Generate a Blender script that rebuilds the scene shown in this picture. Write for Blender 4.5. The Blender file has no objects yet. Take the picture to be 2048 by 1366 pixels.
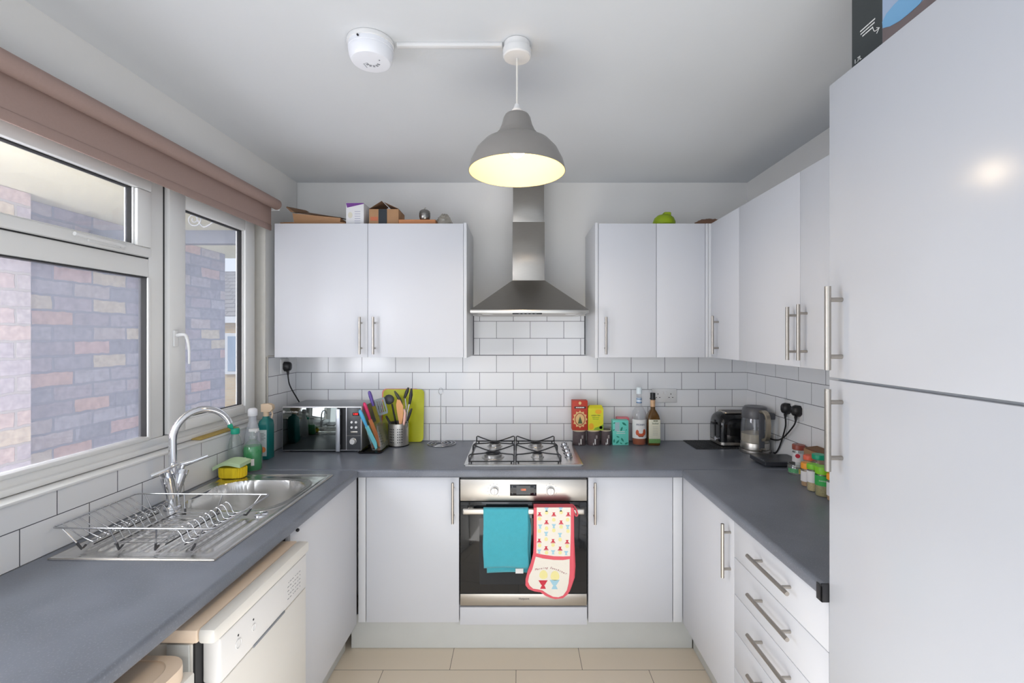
import bpy, bmesh, math, random
from mathutils import Vector, Matrix
random.seed(7)
C = bpy.context.scene.collection
# ------------------------------------------------------------------ camera, world, lights, exposure
F, CX, CY, EZ = 930.0, 1036.0, 672.0, 1.527        # focal length and centre in pixels of the 2048x1366 frame, eye height
cd = bpy.data.cameras.new('camera'); cam = bpy.data.objects.new('camera', cd); C.objects.link(cam)
cam.location = (0, 0, EZ); cam.rotation_euler = (math.pi/2, 0, 0)
cd.sensor_fit = 'HORIZONTAL'; cd.sensor_width = 36; cd.lens = F/2048*36; cd.clip_start = 0.02
cd.shift_x = -(CX-1024)/2048; cd.shift_y = -(683-CY)/2048
sc = bpy.context.scene; sc.camera = cam
sc.view_settings.view_transform = 'Standard'; sc.view_settings.look = 'None'
sc.view_settings.exposure = 0.33; sc.view_settings.gamma = 1.0; sc.view_settings.use_curve_mapping = False
w = bpy.data.worlds.new('overcast_sky'); sc.world = w; w.use_nodes = True
bg = w.node_tree.nodes['Background']; bg.inputs[0].default_value = (0.84, 0.91, 1.0, 1); bg.inputs[1].default_value = 1.22
def area(name, loc, target, sx, sy, power, col):
    l = bpy.data.lights.new(name, 'AREA'); l.shape = 'RECTANGLE'; l.size = sx; l.size_y = sy; l.energy = power; l.color = col
    o = bpy.data.objects.new(name, l); C.objects.link(o); o.location = loc
    o.rotation_euler = (Vector(target)-Vector(loc)).to_track_quat('-Z', 'Y').to_euler(); return o
area('window_daylight', (-1.80, 0.72, 1.62), (0.8, 1.9, 1.1), 0.8, 0.9, 22, (0.9, 0.95, 1.0))
area('walkway_fill', (-1.9, -1.1, 1.2), (-2.1, 3.0, 1.5), 0.7, 1.8, 130, (0.95, 0.97, 1.0))  # added lamp out of view, brightens the brick and soffit outside
area('rear_fill', (-0.85, -1.0, 1.35), (1.3, 2.2, 1.1), 1.1, 1.2, 5, (0.97, 0.98, 1.0))  # added fill lamp behind the camera, aimed at the right-hand cabinets
area('ceiling_fill', (0.0, 0.55, 0.3), (0.0, 1.3, 2.4), 1.5, 1.1, 12, (1.0, 0.98, 0.95))  # unseen upward lamp added to lift the ceiling
sl = bpy.data.lights.new('sun', 'SUN'); sl.energy = 1.2; sl.angle = 0.3; sl.color = (1, 0.97, 0.92)
so = bpy.data.objects.new('sun', sl); C.objects.link(so); so.rotation_euler = Vector((-0.25, 0.75, -0.6)).to_track_quat('-Z', 'Y').to_euler()
# ------------------------------------------------------------------ room measures (metres)
D = 2.743; XL = -1.305; TL = 0.018; XR = 1.348; ZC = 2.433; ZW = 0.910
FI = -math.atan(TL)
ML = Matrix.Translation((XL, D, 0)) @ Matrix.Rotation(FI, 4, 'Z')     # left wall frame: x = distance from wall, y = -distance from back wall
def P(px, py, Y): return Vector(((px-CX)/F*Y, Y, EZ-(py-CY)/F*Y))
def XX(px, Y): return (px-CX)/F*Y
def wv(px, u=-0.06):                                                # distance from back wall of a point of the left wall
    k = (CX-px)/F; return (k*D+(XL+u))/(TL+k)
# ------------------------------------------------------------------ mesh helpers
class MB:
    def __init__(s, M=None): s.v = []; s.f = []; s.m = []; s.M = M or Matrix.Identity(4); s.mi = 0
    def add(s, vs, fs, m=None):
        b = len(s.v); s.v += [s.M @ Vector(p) for p in vs]; k = s.mi if m is None else m
        for f in fs: s.f.append([b+i for i in f]); s.m.append(k)
        return s
    def box(s, x0, y0, z0, x1, y1, z1, bev=0, m=None, seg=2):
        x0, x1 = sorted((x0, x1)); y0, y1 = sorted((y0, y1)); z0, z1 = sorted((z0, z1))
        bev = min(bev, (x1-x0)*.49, (y1-y0)*.49, (z1-z0)*.49)
        vs = [(x, y, z) for z in (z0, z1) for y in (y0, y1) for x in (x0, x1)]
        fs = [(0, 2, 3, 1), (4, 5, 7, 6), (0, 1, 5, 4), (2, 6, 7, 3), (0, 4, 6, 2), (1, 3, 7, 5)]
        if bev <= 0: return s.add(vs, fs, m)
        bm = bmesh.new(); bv = [bm.verts.new(p) for p in vs]
        for f in fs: bm.faces.new([bv[i] for i in f])
        bmesh.ops.bevel(bm, geom=bm.edges[:], offset=bev, segments=seg, profile=0.5, affect='EDGES', clamp_overlap=True)
        bm.verts.index_update(); s.add([v.co[:] for v in bm.verts], [[v.index for v in f.verts] for f in bm.faces], m); bm.free(); return s
    def loft(s, loops, c0=True, c1=True, m=None, ring=True):
        n = len(loops[0]); vs = [p for l in loops for p in l]; fs = []
        for i in range(len(loops)-1):
            for j in range(n if ring else n-1):
                k = (j+1) % n; fs.append((i*n+j, i*n+k, (i+1)*n+k, (i+1)*n+j))
        if c0: fs.append(tuple(reversed(range(n))))
        if c1: fs.append(tuple(range((len(loops)-1)*n, len(loops)*n)))
        return s.add(vs, fs, m)
    def lathe(s, c, prof, n=36, m=None, axis='Z', sx=1, sy=1, c0=True, c1=True):
        L = []
        for r, z in prof:
            r = max(r, 1e-5); ring = []
            for i in range(n):
                a = 2*math.pi*i/n; x, y = r*math.cos(a)*sx, r*math.sin(a)*sy
                if axis == 'Z': q = (c[0]+x, c[1]+y, c[2]+z)
                elif axis == 'Y': q = (c[0]+x, c[1]-z, c[2]+y)      # grows towards the camera (-Y)
                else: q = (c[0]-z, c[1]-x, c[2]+y)                  # grows towards -X
                ring.append(q)
            L.append(ring)
        return s.loft(L, c0, c1, m)
    def cyl(s, p0, p1, r, r2=None, n=16, m=None):
        return s.tube([p0, p1], r, n=n, m=m, r2=r2)
    def tube(s, pts, r, closed=False, n=8, m=None, r2=None):
        pts = [Vector(p) for p in pts]; N = len(pts); L = []; up = None
        for i, p in enumerate(pts):
            if closed: t = (pts[(i+1) % N]-pts[i-1])
            else: t = pts[min(i+1, N-1)]-pts[max(i-1, 0)]
            t.normalize()
            if up is None: up = t.orthogonal().normalized()
            else:
                up = up-t*up.dot(t)
                up = up.normalized() if up.length > 1e-6 else t.orthogonal().normalized()
            b = t.cross(up); rr = r if r2 is None else r+(r2-r)*i/max(N-1, 1)
            if isinstance(r, (list, tuple)): rr = r[i]
            L.append([p+(up*math.cos(2*math.pi*j/n)+b*math.sin(2*math.pi*j/n))*rr for j in range(n)])
        if closed: L.append(L[0])
        return s.loft(L, not closed, not closed, m)
    def poly(s, pts, off, m=None):                                   # a flat outline pushed out along off
        off = Vector(off); a = [Vector(p) for p in pts]; return s.loft([a, [p+off for p in a]], True, True, m)
    def ball(s, c, r, sx=1, sy=1, sz=1, n=20, k=12, m=None):
        return s.lathe(c, [(r*math.sin(math.pi*i/k), -r*sz*math.cos(math.pi*i/k)) for i in range(k+1)], n, m, 'Z', sx, sy)
def bez(p, n=12):
    p = [Vector(q) for q in p]; out = []                             # Catmull-Rom through the points
    for i in range(len(p)-1):
        a, b, c, d = p[max(i-1, 0)], p[i], p[i+1], p[min(i+2, len(p)-1)]
        for k in range(n):
            t = k/n; out.append(0.5*((2*b)+(c-a)*t+(2*a-5*b+4*c-d)*t*t+(3*b-a-3*c+d)*t**3))
    return out+[p[-1]]
def arc(cx, cy, r, a0, a1, n=8): return [(cx+r*math.cos(math.radians(a0+(a1-a0)*i/n)), cy+r*math.sin(math.radians(a0+(a1-a0)*i/n))) for i in range(n+1)]
def rrect(x0, y0, x1, y1, r, n=5):
    return arc(x1-r, y1-r, r, 0, 90, n)+arc(x0+r, y1-r, r, 90, 180, n)+arc(x0+r, y0+r, r, 180, 270, n)+arc(x1-r, y0+r, r, 270, 360, n)
def link(mb, name, mats, parent=None, smooth=35, **tags):
    if not isinstance(mats, (list, tuple)): mats = [mats]
    me = bpy.data.meshes.new(name); o = bpy.data.objects.new(name, me); C.objects.link(o)
    if parent is not None:
        W = world_of(parent)
        o.parent = parent
    else:
        xs = [v.x for v in mb.v]; ys = [v.y for v in mb.v]; zs = [v.z for v in mb.v]
        W = Matrix.Translation(((min(xs)+max(xs))/2, (min(ys)+max(ys))/2, min(zs)))
        o.location = W.translation
    I = W.inverted(); me.from_pydata([I @ v for v in mb.v], [], mb.f)
    for m in mats: me.materials.append(m)
    me.polygons.foreach_set('material_index', mb.m)
    bm = bmesh.new(); bm.from_mesh(me); bmesh.ops.recalc_face_normals(bm, faces=bm.faces[:]); bm.to_mesh(me); bm.free()
    if smooth:
        me.polygons.foreach_set('use_smooth', [True]*len(me.polygons)); me.set_sharp_from_angle(angle=math.radians(smooth))
    for k, v in tags.items(): o[k] = v
    me.update(); return o
def world_of(o):
    M = Matrix.LocRotScale(o.location, o.rotation_euler, o.scale)
    return world_of(o.parent) @ M if o.parent else M
def thing(name, label, cat, loc, group=None, rz=0):
    o = bpy.data.objects.new(name, None); C.objects.link(o); o.location = loc; o.rotation_euler = (0, 0, rz); o.empty_display_size = .05
    o['label'] = label; o['category'] = cat
    if group: o['group'] = group
    return o
def solo(mb, name, mats, label, cat, group=None, smooth=35):
    o = link(mb, name, mats, None, smooth); o['label'] = label; o['category'] = cat
    if group: o['group'] = group
    return o
def struct(mb, name, mats, smooth=35): return link(mb, name, mats, None, smooth, kind='structure')
FACE_Y = Matrix(((1, 0, 0, 0), (0, 0, -1, 0), (0, 1, 0, 0), (0, 0, 0, 1)))     # writing that faces the camera
FACE_X = Matrix(((0, 0, -1, 0), (-1, 0, 0, 0), (0, 1, 0, 0), (0, 0, 0, 1)))    # writing that faces -X
FACE_PX = Matrix(((0, 0, 1, 0), (1, 0, 0, 0), (0, 1, 0, 0), (0, 0, 0, 1)))     # writing that faces +X
def write(txt, size, at, face, mat, parent, name='printed_text', width=None, bend=None, depth=.0003, align='CENTER', rot=0, shear=0):
    cu = bpy.data.curves.new(name, 'FONT'); cu.body = txt; cu.size = size; cu.align_x = align; cu.align_y = 'CENTER'; cu.extrude = depth; cu.shear = shear; cu.resolution_u = 3
    t = bpy.data.objects.new(name, cu); C.objects.link(t); dg = bpy.context.evaluated_depsgraph_get()
    me = bpy.data.meshes.new_from_object(t.evaluated_get(dg)); bpy.data.objects.remove(t)
    xs = [v.co.x for v in me.vertices] or [0, 1]; k = width/(max(xs)-min(xs)) if width else 1
    M = Matrix.Translation(at) @ face @ Matrix.Rotation(rot, 4, 'Z') @ Matrix.Diagonal((k, 1, 1, 1))
    for v in me.vertices:
        if bend: a = v.co.x*k/bend; v.co = Vector((bend*math.sin(a)/k, v.co.y, v.co.z+bend*(math.cos(a)-1)))
    me.transform(world_of(parent).inverted() @ M); o = bpy.data.objects.new(name, me); C.objects.link(o); o.parent = parent
    me.materials.clear(); me.materials.append(mat); return o
# ------------------------------------------------------------------ materials
def s2l(c): return tuple((x/255/12.92 if x <= 10 else ((x/255+.055)/1.055)**2.4) for x in c)+(1,)
MATS = {}
def mat(name, col, rough=.5, metal=0, spec=None, noise=0, nscale=30, bump=0, bscale=200, coat=0, aniso=0, sheen=0, emit=None, estr=1, trans=0, ior=1.45, stretch=None, nrough=0):
    m = bpy.data.materials.new(name); m.use_nodes = True; N = m.node_tree.nodes; L = m.node_tree.links; b = N['Principled BSDF']
    c = s2l(col) if max(col) > 1 else tuple(col)+(1,)
    b.inputs['Base Color'].default_value = c; b.inputs['Roughness'].default_value = rough; b.inputs['Metallic'].default_value = metal; b.inputs['IOR'].default_value = ior
    if spec is not None: b.inputs['Specular IOR Level'].default_value = spec
    if coat: b.inputs['Coat Weight'].default_value = coat; b.inputs['Coat Roughness'].default_value = .08
    if aniso: b.inputs['Anisotropic'].default_value = aniso
    if sheen: b.inputs['Sheen Weight'].default_value = sheen
    if trans: b.inputs['Transmission Weight'].default_value = trans
    if emit: b.inputs['Emission Color'].default_value = s2l(emit) if max(emit) > 1 else tuple(emit)+(1,); b.inputs['Emission Strength'].default_value = estr
    tc = N.new('ShaderNodeTexCoord'); mp = N.new('ShaderNodeMapping'); L.new(tc.outputs['Object'], mp.inputs['Vector'])
    if stretch: mp.inputs['Scale'].default_value = stretch
    nz = N.new('ShaderNodeTexNoise'); nz.inputs['Scale'].default_value = nscale; nz.inputs['Detail'].default_value = 4; L.new(mp.outputs[0], nz.inputs['Vector'])
    if noise:
        mx = N.new('ShaderNodeMix'); mx.data_type = 'RGBA'; L.new(nz.outputs['Fac'], mx.inputs[0])
        mx.inputs[6].default_value = tuple(max(0, x*(1-noise)) for x in c[:3])+(1,); mx.inputs[7].default_value = tuple(min(1, x*(1+noise)) for x in c[:3])+(1,)
        L.new(mx.outputs[2], b.inputs['Base Color'])
    if nrough:
        mr = N.new('ShaderNodeMapRange'); L.new(nz.outputs['Fac'], mr.inputs[0]); mr.inputs[1].default_value = .3; mr.inputs[2].default_value = .7
        mr.inputs[3].default_value = max(.02, rough-nrough); mr.inputs[4].default_value = rough+nrough; L.new(mr.outputs[0], b.inputs['Roughness'])
    if bump:
        n2 = N.new('ShaderNodeTexNoise'); n2.inputs['Scale'].default_value = bscale; L.new(mp.outputs[0], n2.inputs['Vector'])
        bp = N.new('ShaderNodeBump'); bp.inputs['Strength'].default_value = bump; bp.inputs['Distance'].default_value = .002
        L.new(n2.outputs['Fac'], bp.inputs['Height']); L.new(bp.outputs[0], b.inputs['Normal'])
    MATS[name] = m; return m
def brick_mat(name, plane, x0, y0, bw, rh, mortar, c1, c2, cm, rough=.15, bumpd=.0008, noise=0, smooth=.1, spots=None):
    m = bpy.data.materials.new(name); m.use_nodes = True; N = m.node_tree.nodes; L = m.node_tree.links; b = N['Principled BSDF']
    g = N.new('ShaderNodeNewGeometry'); sp = N.new('ShaderNodeSeparateXYZ'); L.new(g.outputs['Position'], sp.inputs[0])
    cb = N.new('ShaderNodeCombineXYZ')
    for i, (ax, o) in enumerate(zip(plane, (x0, y0))):
        s = N.new('ShaderNodeMath'); s.operation = 'SUBTRACT'; L.new(sp.outputs[ax], s.inputs[0]); s.inputs[1].default_value = o; L.new(s.outputs[0], cb.inputs[i])
    vec = cb.outputs[0]
    if noise:
        nd = N.new('ShaderNodeTexNoise'); nd.inputs['Scale'].default_value = 22; L.new(g.outputs['Position'], nd.inputs['Vector'])
        ma = N.new('ShaderNodeVectorMath'); ma.operation = 'MULTIPLY_ADD'; L.new(nd.outputs['Color'], ma.inputs[0]); ma.inputs[1].default_value = (noise,)*3; L.new(vec, ma.inputs[2]); vec = ma.outputs[0]
    bt = N.new('ShaderNodeTexBrick'); L.new(vec, bt.inputs['Vector']); bt.offset = .5
    for k, v in (('Scale', 1), ('Mortar Size', mortar), ('Mortar Smooth', smooth), ('Brick Width', bw), ('Row Height', rh), ('Bias', 0)): bt.inputs[k].default_value = v
    bt.inputs['Color1'].default_value = s2l(c1); bt.inputs['Color2'].default_value = s2l(c2); bt.inputs['Mortar'].default_value = s2l(cm)
    col = bt.outputs['Color']
    if spots:
        # each brick gets its own tint from a cell noise read at the brick's centre
        sx = N.new('ShaderNodeSeparateXYZ'); L.new(vec, sx.inputs[0])
        r = N.new('ShaderNodeMath'); r.operation = 'DIVIDE'; L.new(sx.outputs[1], r.inputs[0]); r.inputs[1].default_value = rh
        rf = N.new('ShaderNodeMath'); rf.operation = 'FLOOR'; L.new(r.outputs[0], rf.inputs[0])
        md = N.new('ShaderNodeMath'); md.operation = 'FLOORED_MODULO'; L.new(rf.outputs[0], md.inputs[0]); md.inputs[1].default_value = 2
        h = N.new('ShaderNodeMath'); h.operation = 'MULTIPLY_ADD'; L.new(md.outputs[0], h.inputs[0]); h.inputs[1].default_value = -.5; h.inputs[2].default_value = .5
        q = N.new('ShaderNodeMath'); q.operation = 'DIVIDE'; L.new(sx.outputs[0], q.inputs[0]); q.inputs[1].default_value = bw
        qa = N.new('ShaderNodeMath'); qa.operation = 'ADD'; L.new(q.outputs[0], qa.inputs[0]); L.new(h.outputs[0], qa.inputs[1])
        qf = N.new('ShaderNodeMath'); qf.operation = 'FLOOR'; L.new(qa.outputs[0], qf.inputs[0])
        cc = N.new('ShaderNodeCombineXYZ'); L.new(qf.outputs[0], cc.inputs[0]); L.new(rf.outputs[0], cc.inputs[1])
        wn = N.new('ShaderNodeTexWhiteNoise'); wn.noise_dimensions = '2D'; L.new(cc.outputs[0], wn.inputs['Vector'])
        cr = N.new('ShaderNodeValToRGB'); cr.color_ramp.interpolation = 'CONSTANT'; L.new(wn.outputs['Value'], cr.inputs[0])
        e = cr.color_ramp.elements; e[0].position = 0; e[0].color = s2l(spots[0]); e[1].position = 1/len(spots); e[1].color = s2l(spots[1])
        for i, sc_ in enumerate(spots[2:], 2): x = e.new(i/len(spots)); x.color = s2l(sc_)
        n3 = N.new('ShaderNodeTexNoise'); n3.inputs['Scale'].default_value = 35; n3.inputs['Detail'].default_value = 8; L.new(g.outputs['Position'], n3.inputs['Vector'])
        v = N.new('ShaderNodeMapRange'); L.new(n3.outputs['Fac'], v.inputs[0]); v.inputs[1].default_value = .3; v.inputs[2].default_value = .7; v.inputs[3].default_value = .8; v.inputs[4].default_value = 1.2
        mu = N.new('ShaderNodeVectorMath'); mu.operation = 'SCALE'; L.new(cr.outputs[0], mu.inputs[0]); L.new(v.outputs[0], mu.inputs['Scale'])
        mx = N.new('ShaderNodeMix'); mx.data_type = 'RGBA'; L.new(bt.outputs['Fac'], mx.inputs[0]); L.new(mu.outputs[0], mx.inputs[6]); mx.inputs[7].default_value = s2l(cm); col = mx.outputs[2]
    L.new(col, b.inputs['Base Color']); b.inputs['Roughness'].default_value = rough
    bp = N.new('ShaderNodeBump'); bp.invert = True; bp.inputs['Distance'].default_value = bumpd; bp.inputs['Strength'].default_value = .6
    L.new(bt.outputs['Fac'], bp.inputs['Height']); L.new(bp.outputs[0], b.inputs['Normal'])
    MATS[name] = m; return m
def glass_mat(name, tint=(1, 1, 1), gloss=.06, haze=.0, rough=.0, dcol=(230, 232, 240)):  # pale diffuse share; on the window it paints in reflected haze
    m = bpy.data.materials.new(name); m.use_nodes = True; N = m.node_tree.nodes; L = m.node_tree.links; N.remove(N['Principled BSDF']); out = N['Material Output']
    t = N.new('ShaderNodeBsdfTransparent'); t.inputs[0].default_value = tuple(tint)+(1,); g = N.new('ShaderNodeBsdfGlossy'); g.inputs['Roughness'].default_value = rough
    lw = N.new('ShaderNodeLayerWeight'); lw.inputs['Blend'].default_value = .5; pw = N.new('ShaderNodeMath'); pw.operation = 'POWER'; L.new(lw.outputs['Facing'], pw.inputs[0]); pw.inputs[1].default_value = 4
    mt = N.new('ShaderNodeMath'); mt.operation = 'ADD'; mt.inputs[1].default_value = gloss; mt.use_clamp = True; L.new(pw.outputs[0], mt.inputs[0])
    mx = N.new('ShaderNodeMixShader'); L.new(mt.outputs[0], mx.inputs[0]); L.new(t.outputs[0], mx.inputs[1]); L.new(g.outputs[0], mx.inputs[2]); o = mx.outputs[0]
    if haze:
        d = N.new('ShaderNodeBsdfDiffuse'); d.inputs[0].default_value = s2l(dcol); m2 = N.new('ShaderNodeMixShader'); m2.inputs[0].default_value = haze
        L.new(o, m2.inputs[1]); L.new(d.outputs[0], m2.inputs[2]); o = m2.outputs[0]
    L.new(o, out.inputs[0]); MATS[name] = m; return m
wall_m = mat('wall_paint', (230, 229, 227), .7, noise=.03, nscale=3, bump=.25, bscale=60)
ceil_m = mat('ceiling_paint', (216, 219, 222), .75, noise=.02, nscale=2, bump=.25, bscale=40)
T1, T2, TG = (236, 237, 239), (232, 233, 236), (88, 90, 96)
tile_b = brick_mat('glazed_tile_back', 'XZ', .171, ZW, .1985, .1005, .0014, T1, T2, TG)
tile_s = brick_mat('glazed_tile_side', 'YZ', D-.21, ZW, .1985, .1005, .0014, T1, T2, TG)
floor_m = brick_mat('floor_tile', 'XY', -.009, 2.126, .607, .3, .0012, (228, 214, 195), (223, 210, 191), (80, 68, 58), rough=.3, bumpd=.0005)
brick_m = brick_mat('weathered_brick', 'YZ', .05, 0, .215, .0755, .0065, (150, 140, 150), (140, 130, 140), (134, 138, 152), rough=.9, bumpd=.01, noise=.016, smooth=.3,
    spots=[(158, 152, 164), (140, 142, 156), (186, 160, 160), (156, 156, 168), (166, 158, 166), (134, 136, 150), (190, 162, 156), (162, 162, 174), (148, 144, 156), (176, 168, 172), (156, 154, 166), (170, 164, 168), (146, 146, 160), (182, 160, 162), (190, 180, 166), (160, 158, 170), (150, 148, 162)])
lit_pink_brick = brick_mat('daylit_pale_brick', 'YZ', .11, 0, .215, .0755, .0065, (200, 170, 165), (190, 165, 165), (190, 184, 180), rough=.9, bumpd=.01, noise=.016, smooth=.3,
    spots=[(208, 188, 186), (202, 192, 194), (216, 200, 180), (196, 186, 192), (212, 190, 184)])  # daylight on the pier face is put into these paler colours
upvc = mat('white_upvc', (234, 234, 233), .3, noise=.015, nscale=8)
upvc_grime = mat('grubby_upvc', (196, 193, 186), .45, noise=.08, nscale=25)
seal = mat('black_seal', (40, 40, 42), .6)
pane_m = glass_mat('window_glass', (.97, .98, 1), .04, .21, dcol=(225, 228, 245))  # washed-out reflection haze mixed into the pane colour
blind_m = mat('taupe_fabric', (166, 142, 134), .85, noise=.04, nscale=150, bump=.2, bscale=900)
cab = mat('white_cabinet', (210, 212, 218), .34, spec=.35, noise=.006, nscale=2)
cab_edge = mat('cabinet_edge', (214, 216, 220), .4)
cab_gloss = mat('white_gloss_door', (194, 197, 204), .22, noise=.006, nscale=2)
cab_in = mat('oven_body_grey', (150, 150, 152), .6)  # plain mid grey, used on the oven body
plinth_m = mat('plinth_white', (214, 216, 214), .4, noise=.03, nscale=12)
def worktop_mat():
    m = mat('slate_laminate', (70, 73, 80), .3); N = m.node_tree.nodes; L = m.node_tree.links; b = N['Principled BSDF']
    tc = N.new('ShaderNodeTexCoord'); n1 = N.new('ShaderNodeTexNoise'); n1.inputs['Scale'].default_value = 6; n1.inputs['Detail'].default_value = 2; L.new(tc.outputs['Object'], n1.inputs['Vector'])
    n2 = N.new('ShaderNodeTexNoise'); n2.inputs['Scale'].default_value = 260; n2.inputs['Detail'].default_value = 2; L.new(tc.outputs['Object'], n2.inputs['Vector'])
    r1 = N.new('ShaderNodeValToRGB'); r1.color_ramp.elements[0].position = .0; r1.color_ramp.elements[0].color = s2l((88, 92, 101)); r1.color_ramp.elements[1].position = 1; r1.color_ramp.elements[1].color = s2l((130, 135, 146)); L.new(n1.outputs['Fac'], r1.inputs[0])
    r2 = N.new('ShaderNodeValToRGB'); r2.color_ramp.elements[0].position = .56; r2.color_ramp.elements[0].color = (0, 0, 0, 1); r2.color_ramp.elements[1].position = .72; r2.color_ramp.elements[1].color = (1, 1, 1, 1); L.new(n2.outputs['Fac'], r2.inputs[0])
    mx = N.new('ShaderNodeMix'); mx.data_type = 'RGBA'; L.new(r2.outputs[0], mx.inputs[0]); L.new(r1.outputs[0], mx.inputs[6]); mx.inputs[7].default_value = s2l((126, 131, 141)); L.new(mx.outputs[2], b.inputs['Base Color'])
    mr = N.new('ShaderNodeMapRange'); L.new(n1.outputs['Fac'], mr.inputs[0]); mr.inputs[1].default_value = 0; mr.inputs[2].default_value = 1; mr.inputs[3].default_value = .26; mr.inputs[4].default_value = .40; L.new(mr.outputs[0], b.inputs['Roughness'])
    bp = N.new('ShaderNodeBump'); bp.inputs['Strength'].default_value = .03; bp.inputs['Distance'].default_value = .001; L.new(n2.outputs['Fac'], bp.inputs['Height']); L.new(bp.outputs[0], b.inputs['Normal'])
    return m
top_m = worktop_mat()
nickel = mat('brushed_nickel', (176, 170, 162), .32, 1, noise=.05, nscale=200)
steel = mat('brushed_steel', (196, 192, 186), .33, 1, noise=.05, nscale=60, stretch=(1, 1, 14))
steel_dk = mat('hood_steel', (158, 154, 148), .3, 1, noise=.05, nscale=30, stretch=(1, 1, 8), aniso=.8)
sink_m = mat('sink_steel', (220, 219, 217), .27, 1, noise=.03, nscale=20)
chrome = mat('chrome', (225, 226, 230), .06, 1)
wire = mat('wire_steel', (190, 190, 192), .22, 1)
wire_dk = mat('dark_wire_tip', (70, 70, 72), .5, .3)
blk = mat('black_plastic', (34, 34, 37), .35, noise=.1)
blk_gloss = mat('black_gloss', (20, 21, 25), .08)
blk_iron = mat('cast_black', (48, 49, 52), .42)
gryp = mat('grey_plastic', (84, 86, 92), .4)
white_p = mat('white_plastic', (226, 226, 226), .35)
cream_p = mat('cream_plastic', (222, 219, 213), .38, noise=.03, nscale=6)
cream_top = mat('yellowed_cream', (228, 207, 185), .42, noise=.05, nscale=8)
oven_glass = mat('oven_glass', (30, 32, 35), .05, spec=.8)
card = mat('cardboard', (168, 130, 96), .85, noise=.08, nscale=20)
card_dk = mat('dark_cardboard', (128, 98, 74), .85, noise=.08, nscale=20)
paper = mat('white_paper', (232, 232, 230), .7)
ink = mat('black_ink', (36, 36, 40), .6)
greyink = mat('grey_ink', (130, 134, 140), .6)
def flat(n, c, r=.5, **k): return mat(n, c, r, **k)

def scribble(parent, at, face, lines, m_, h=.0022, gap=.0045, name='small_print'):   # lines of print too small to read: short word-long strokes
    b = MB(Matrix.Translation(at) @ face)
    for i, words in enumerate(lines):
        x = -sum(words)/2-.0012*(len(words)-1)/2
        for w_ in words: b.box(x, -i*gap-h/2, 0, x+w_, -i*gap+h/2, .0004); x += w_+.0012
    return link(b, name, m_, parent)
# ------------------------------------------------------------------ the room
b = MB(); b.box(-1.9, -1.2, -.06, XR+.15, D+.15, 0); struct(b, 'floor', floor_m)
b = MB(); b.box(-1.48, -1.2, ZC, XR+.15, D+.15, ZC+.12); struct(b, 'ceiling', ceil_m)
b = MB(); b.box(-1.6, D+.006, 0, XR+.15, D+.15, ZC); wb = struct(b, 'wall_back', wall_m)
t = MB(); t.box(XL-.006, D, ZW+.001, XR, D+.006, 1.413); t.box(-.2655, D, 1.413, .397, D+.006, 1.645)
link(t, 'tiled_splashback', tile_b, wb)
t = MB(); t.box(-.2655, D-.0015, 1.418, -.2595, D, 1.645); t.box(.391, D-.0015, 1.418, .397, D, 1.645); t.box(-.2655, D-.0015, 1.413, .397, D, 1.4155)
link(t, 'tile_edging', mat('dark_grout', (70, 72, 78), .6), wb)
b = MB(); b.box(XR+.006, -1.2, 0, XR+.15, D+.006, ZC); wr = struct(b, 'wall_right', wall_m)
t = MB(); t.box(XR, .6, ZW+.001, XR+.006, D, 1.5); link(t, 'tiled_splashback', tile_s, wr)
# left wall with the window opening (frame coordinates: u, -v, z)
V0, V1, ZS, ZH = .325, 2.45, 1.085, 2.165
b = MB(ML); W = .1
b.box(-W, 0.006, 0, -.006, -4.1, ZS-.001); b.box(-W, 0.006, ZH, -.006, -4.1, ZC); b.box(-W, 0.006, ZS-.001, -.006, -V0, ZH); b.box(-W, -V1, ZS-.001, -.006, -4.1, ZH)
wl = struct(b, 'wall_left', wall_m)
t = MB(ML); t.box(-.006, 0, ZW+.001, 0, -4.0, ZS-.003); t.box(-.006, 0, ZS-.003, 0, -V0+.012, 1.417); link(t, 'tiled_splashback', tile_s, wl)
b = MB(ML); b.box(-.006, 0, 1.417, 0, -V0, ZC); b.box(-.006, -V0, ZH, 0, -4.1, ZC); b.box(-.006, -V1, ZS, 0, -4.1, ZH); link(b, 'plaster', wall_m, wl)
b = MB(ML); b.box(-.003, -V0+.016, ZS-.004, .004, -V0+.008, 1.42, .001); b.box(-.003, -.0, 1.417, .003, -V0+.012, 1.423, .001); struct(b, 'trim_1', mat('tile_trim', (196, 190, 180), .35))
b = MB(ML); b.box(-.085, -V0, ZS-.003, .006, -V1, ZS+.006, .003); struct(b, 'trim_2', upvc)
# reveal lining strips at the side of the window, a bit grubby
b = MB(ML); b.box(-.06, -V0+.0, ZS+.007, -.001, -V0-.004, ZH); struct(b, 'trim_3', upvc_grime)
# ---- window: outer frame, fixed pane, top vent, side casement
vA, vB, vC, vD = wv(512), wv(484), wv(363), wv(328)
vE, vF = wv(297), wv(265)
V2 = 2.35
def bar(mb, v0, v1, z0, z1, u0=-.095, u1=-.06, bev=.004, m=0): mb.box(u0, -v0, z0, u1, -v1, z1, bev, m)
b = MB(ML); zb = ZS+.008
bar(b, V0+.005, V2+.06, zb, zb+.045); bar(b, V0+.005, V2+.06, ZH-.045, ZH-.001); bar(b, V0+.005, V0+.022, zb+.045, ZH-.045); bar(b, V2, V2+.06, zb+.045, ZH-.045)
bar(b, vD+.004, vE, zb+.045, ZH-.045); bar(b, vE, V2, 1.746, 1.815)
bar(b, vE, V2, zb+.045, zb+.06, -.09, -.052, .005); bar(b, vE-.004, vE+.012, zb+.045, 1.746, -.09, -.052, .005)
bar(b, V0+.005, V2+.06, zb, zb+.02, -.09, -.045, .004)
wn = struct(b, 'window_1', upvc); 
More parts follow.
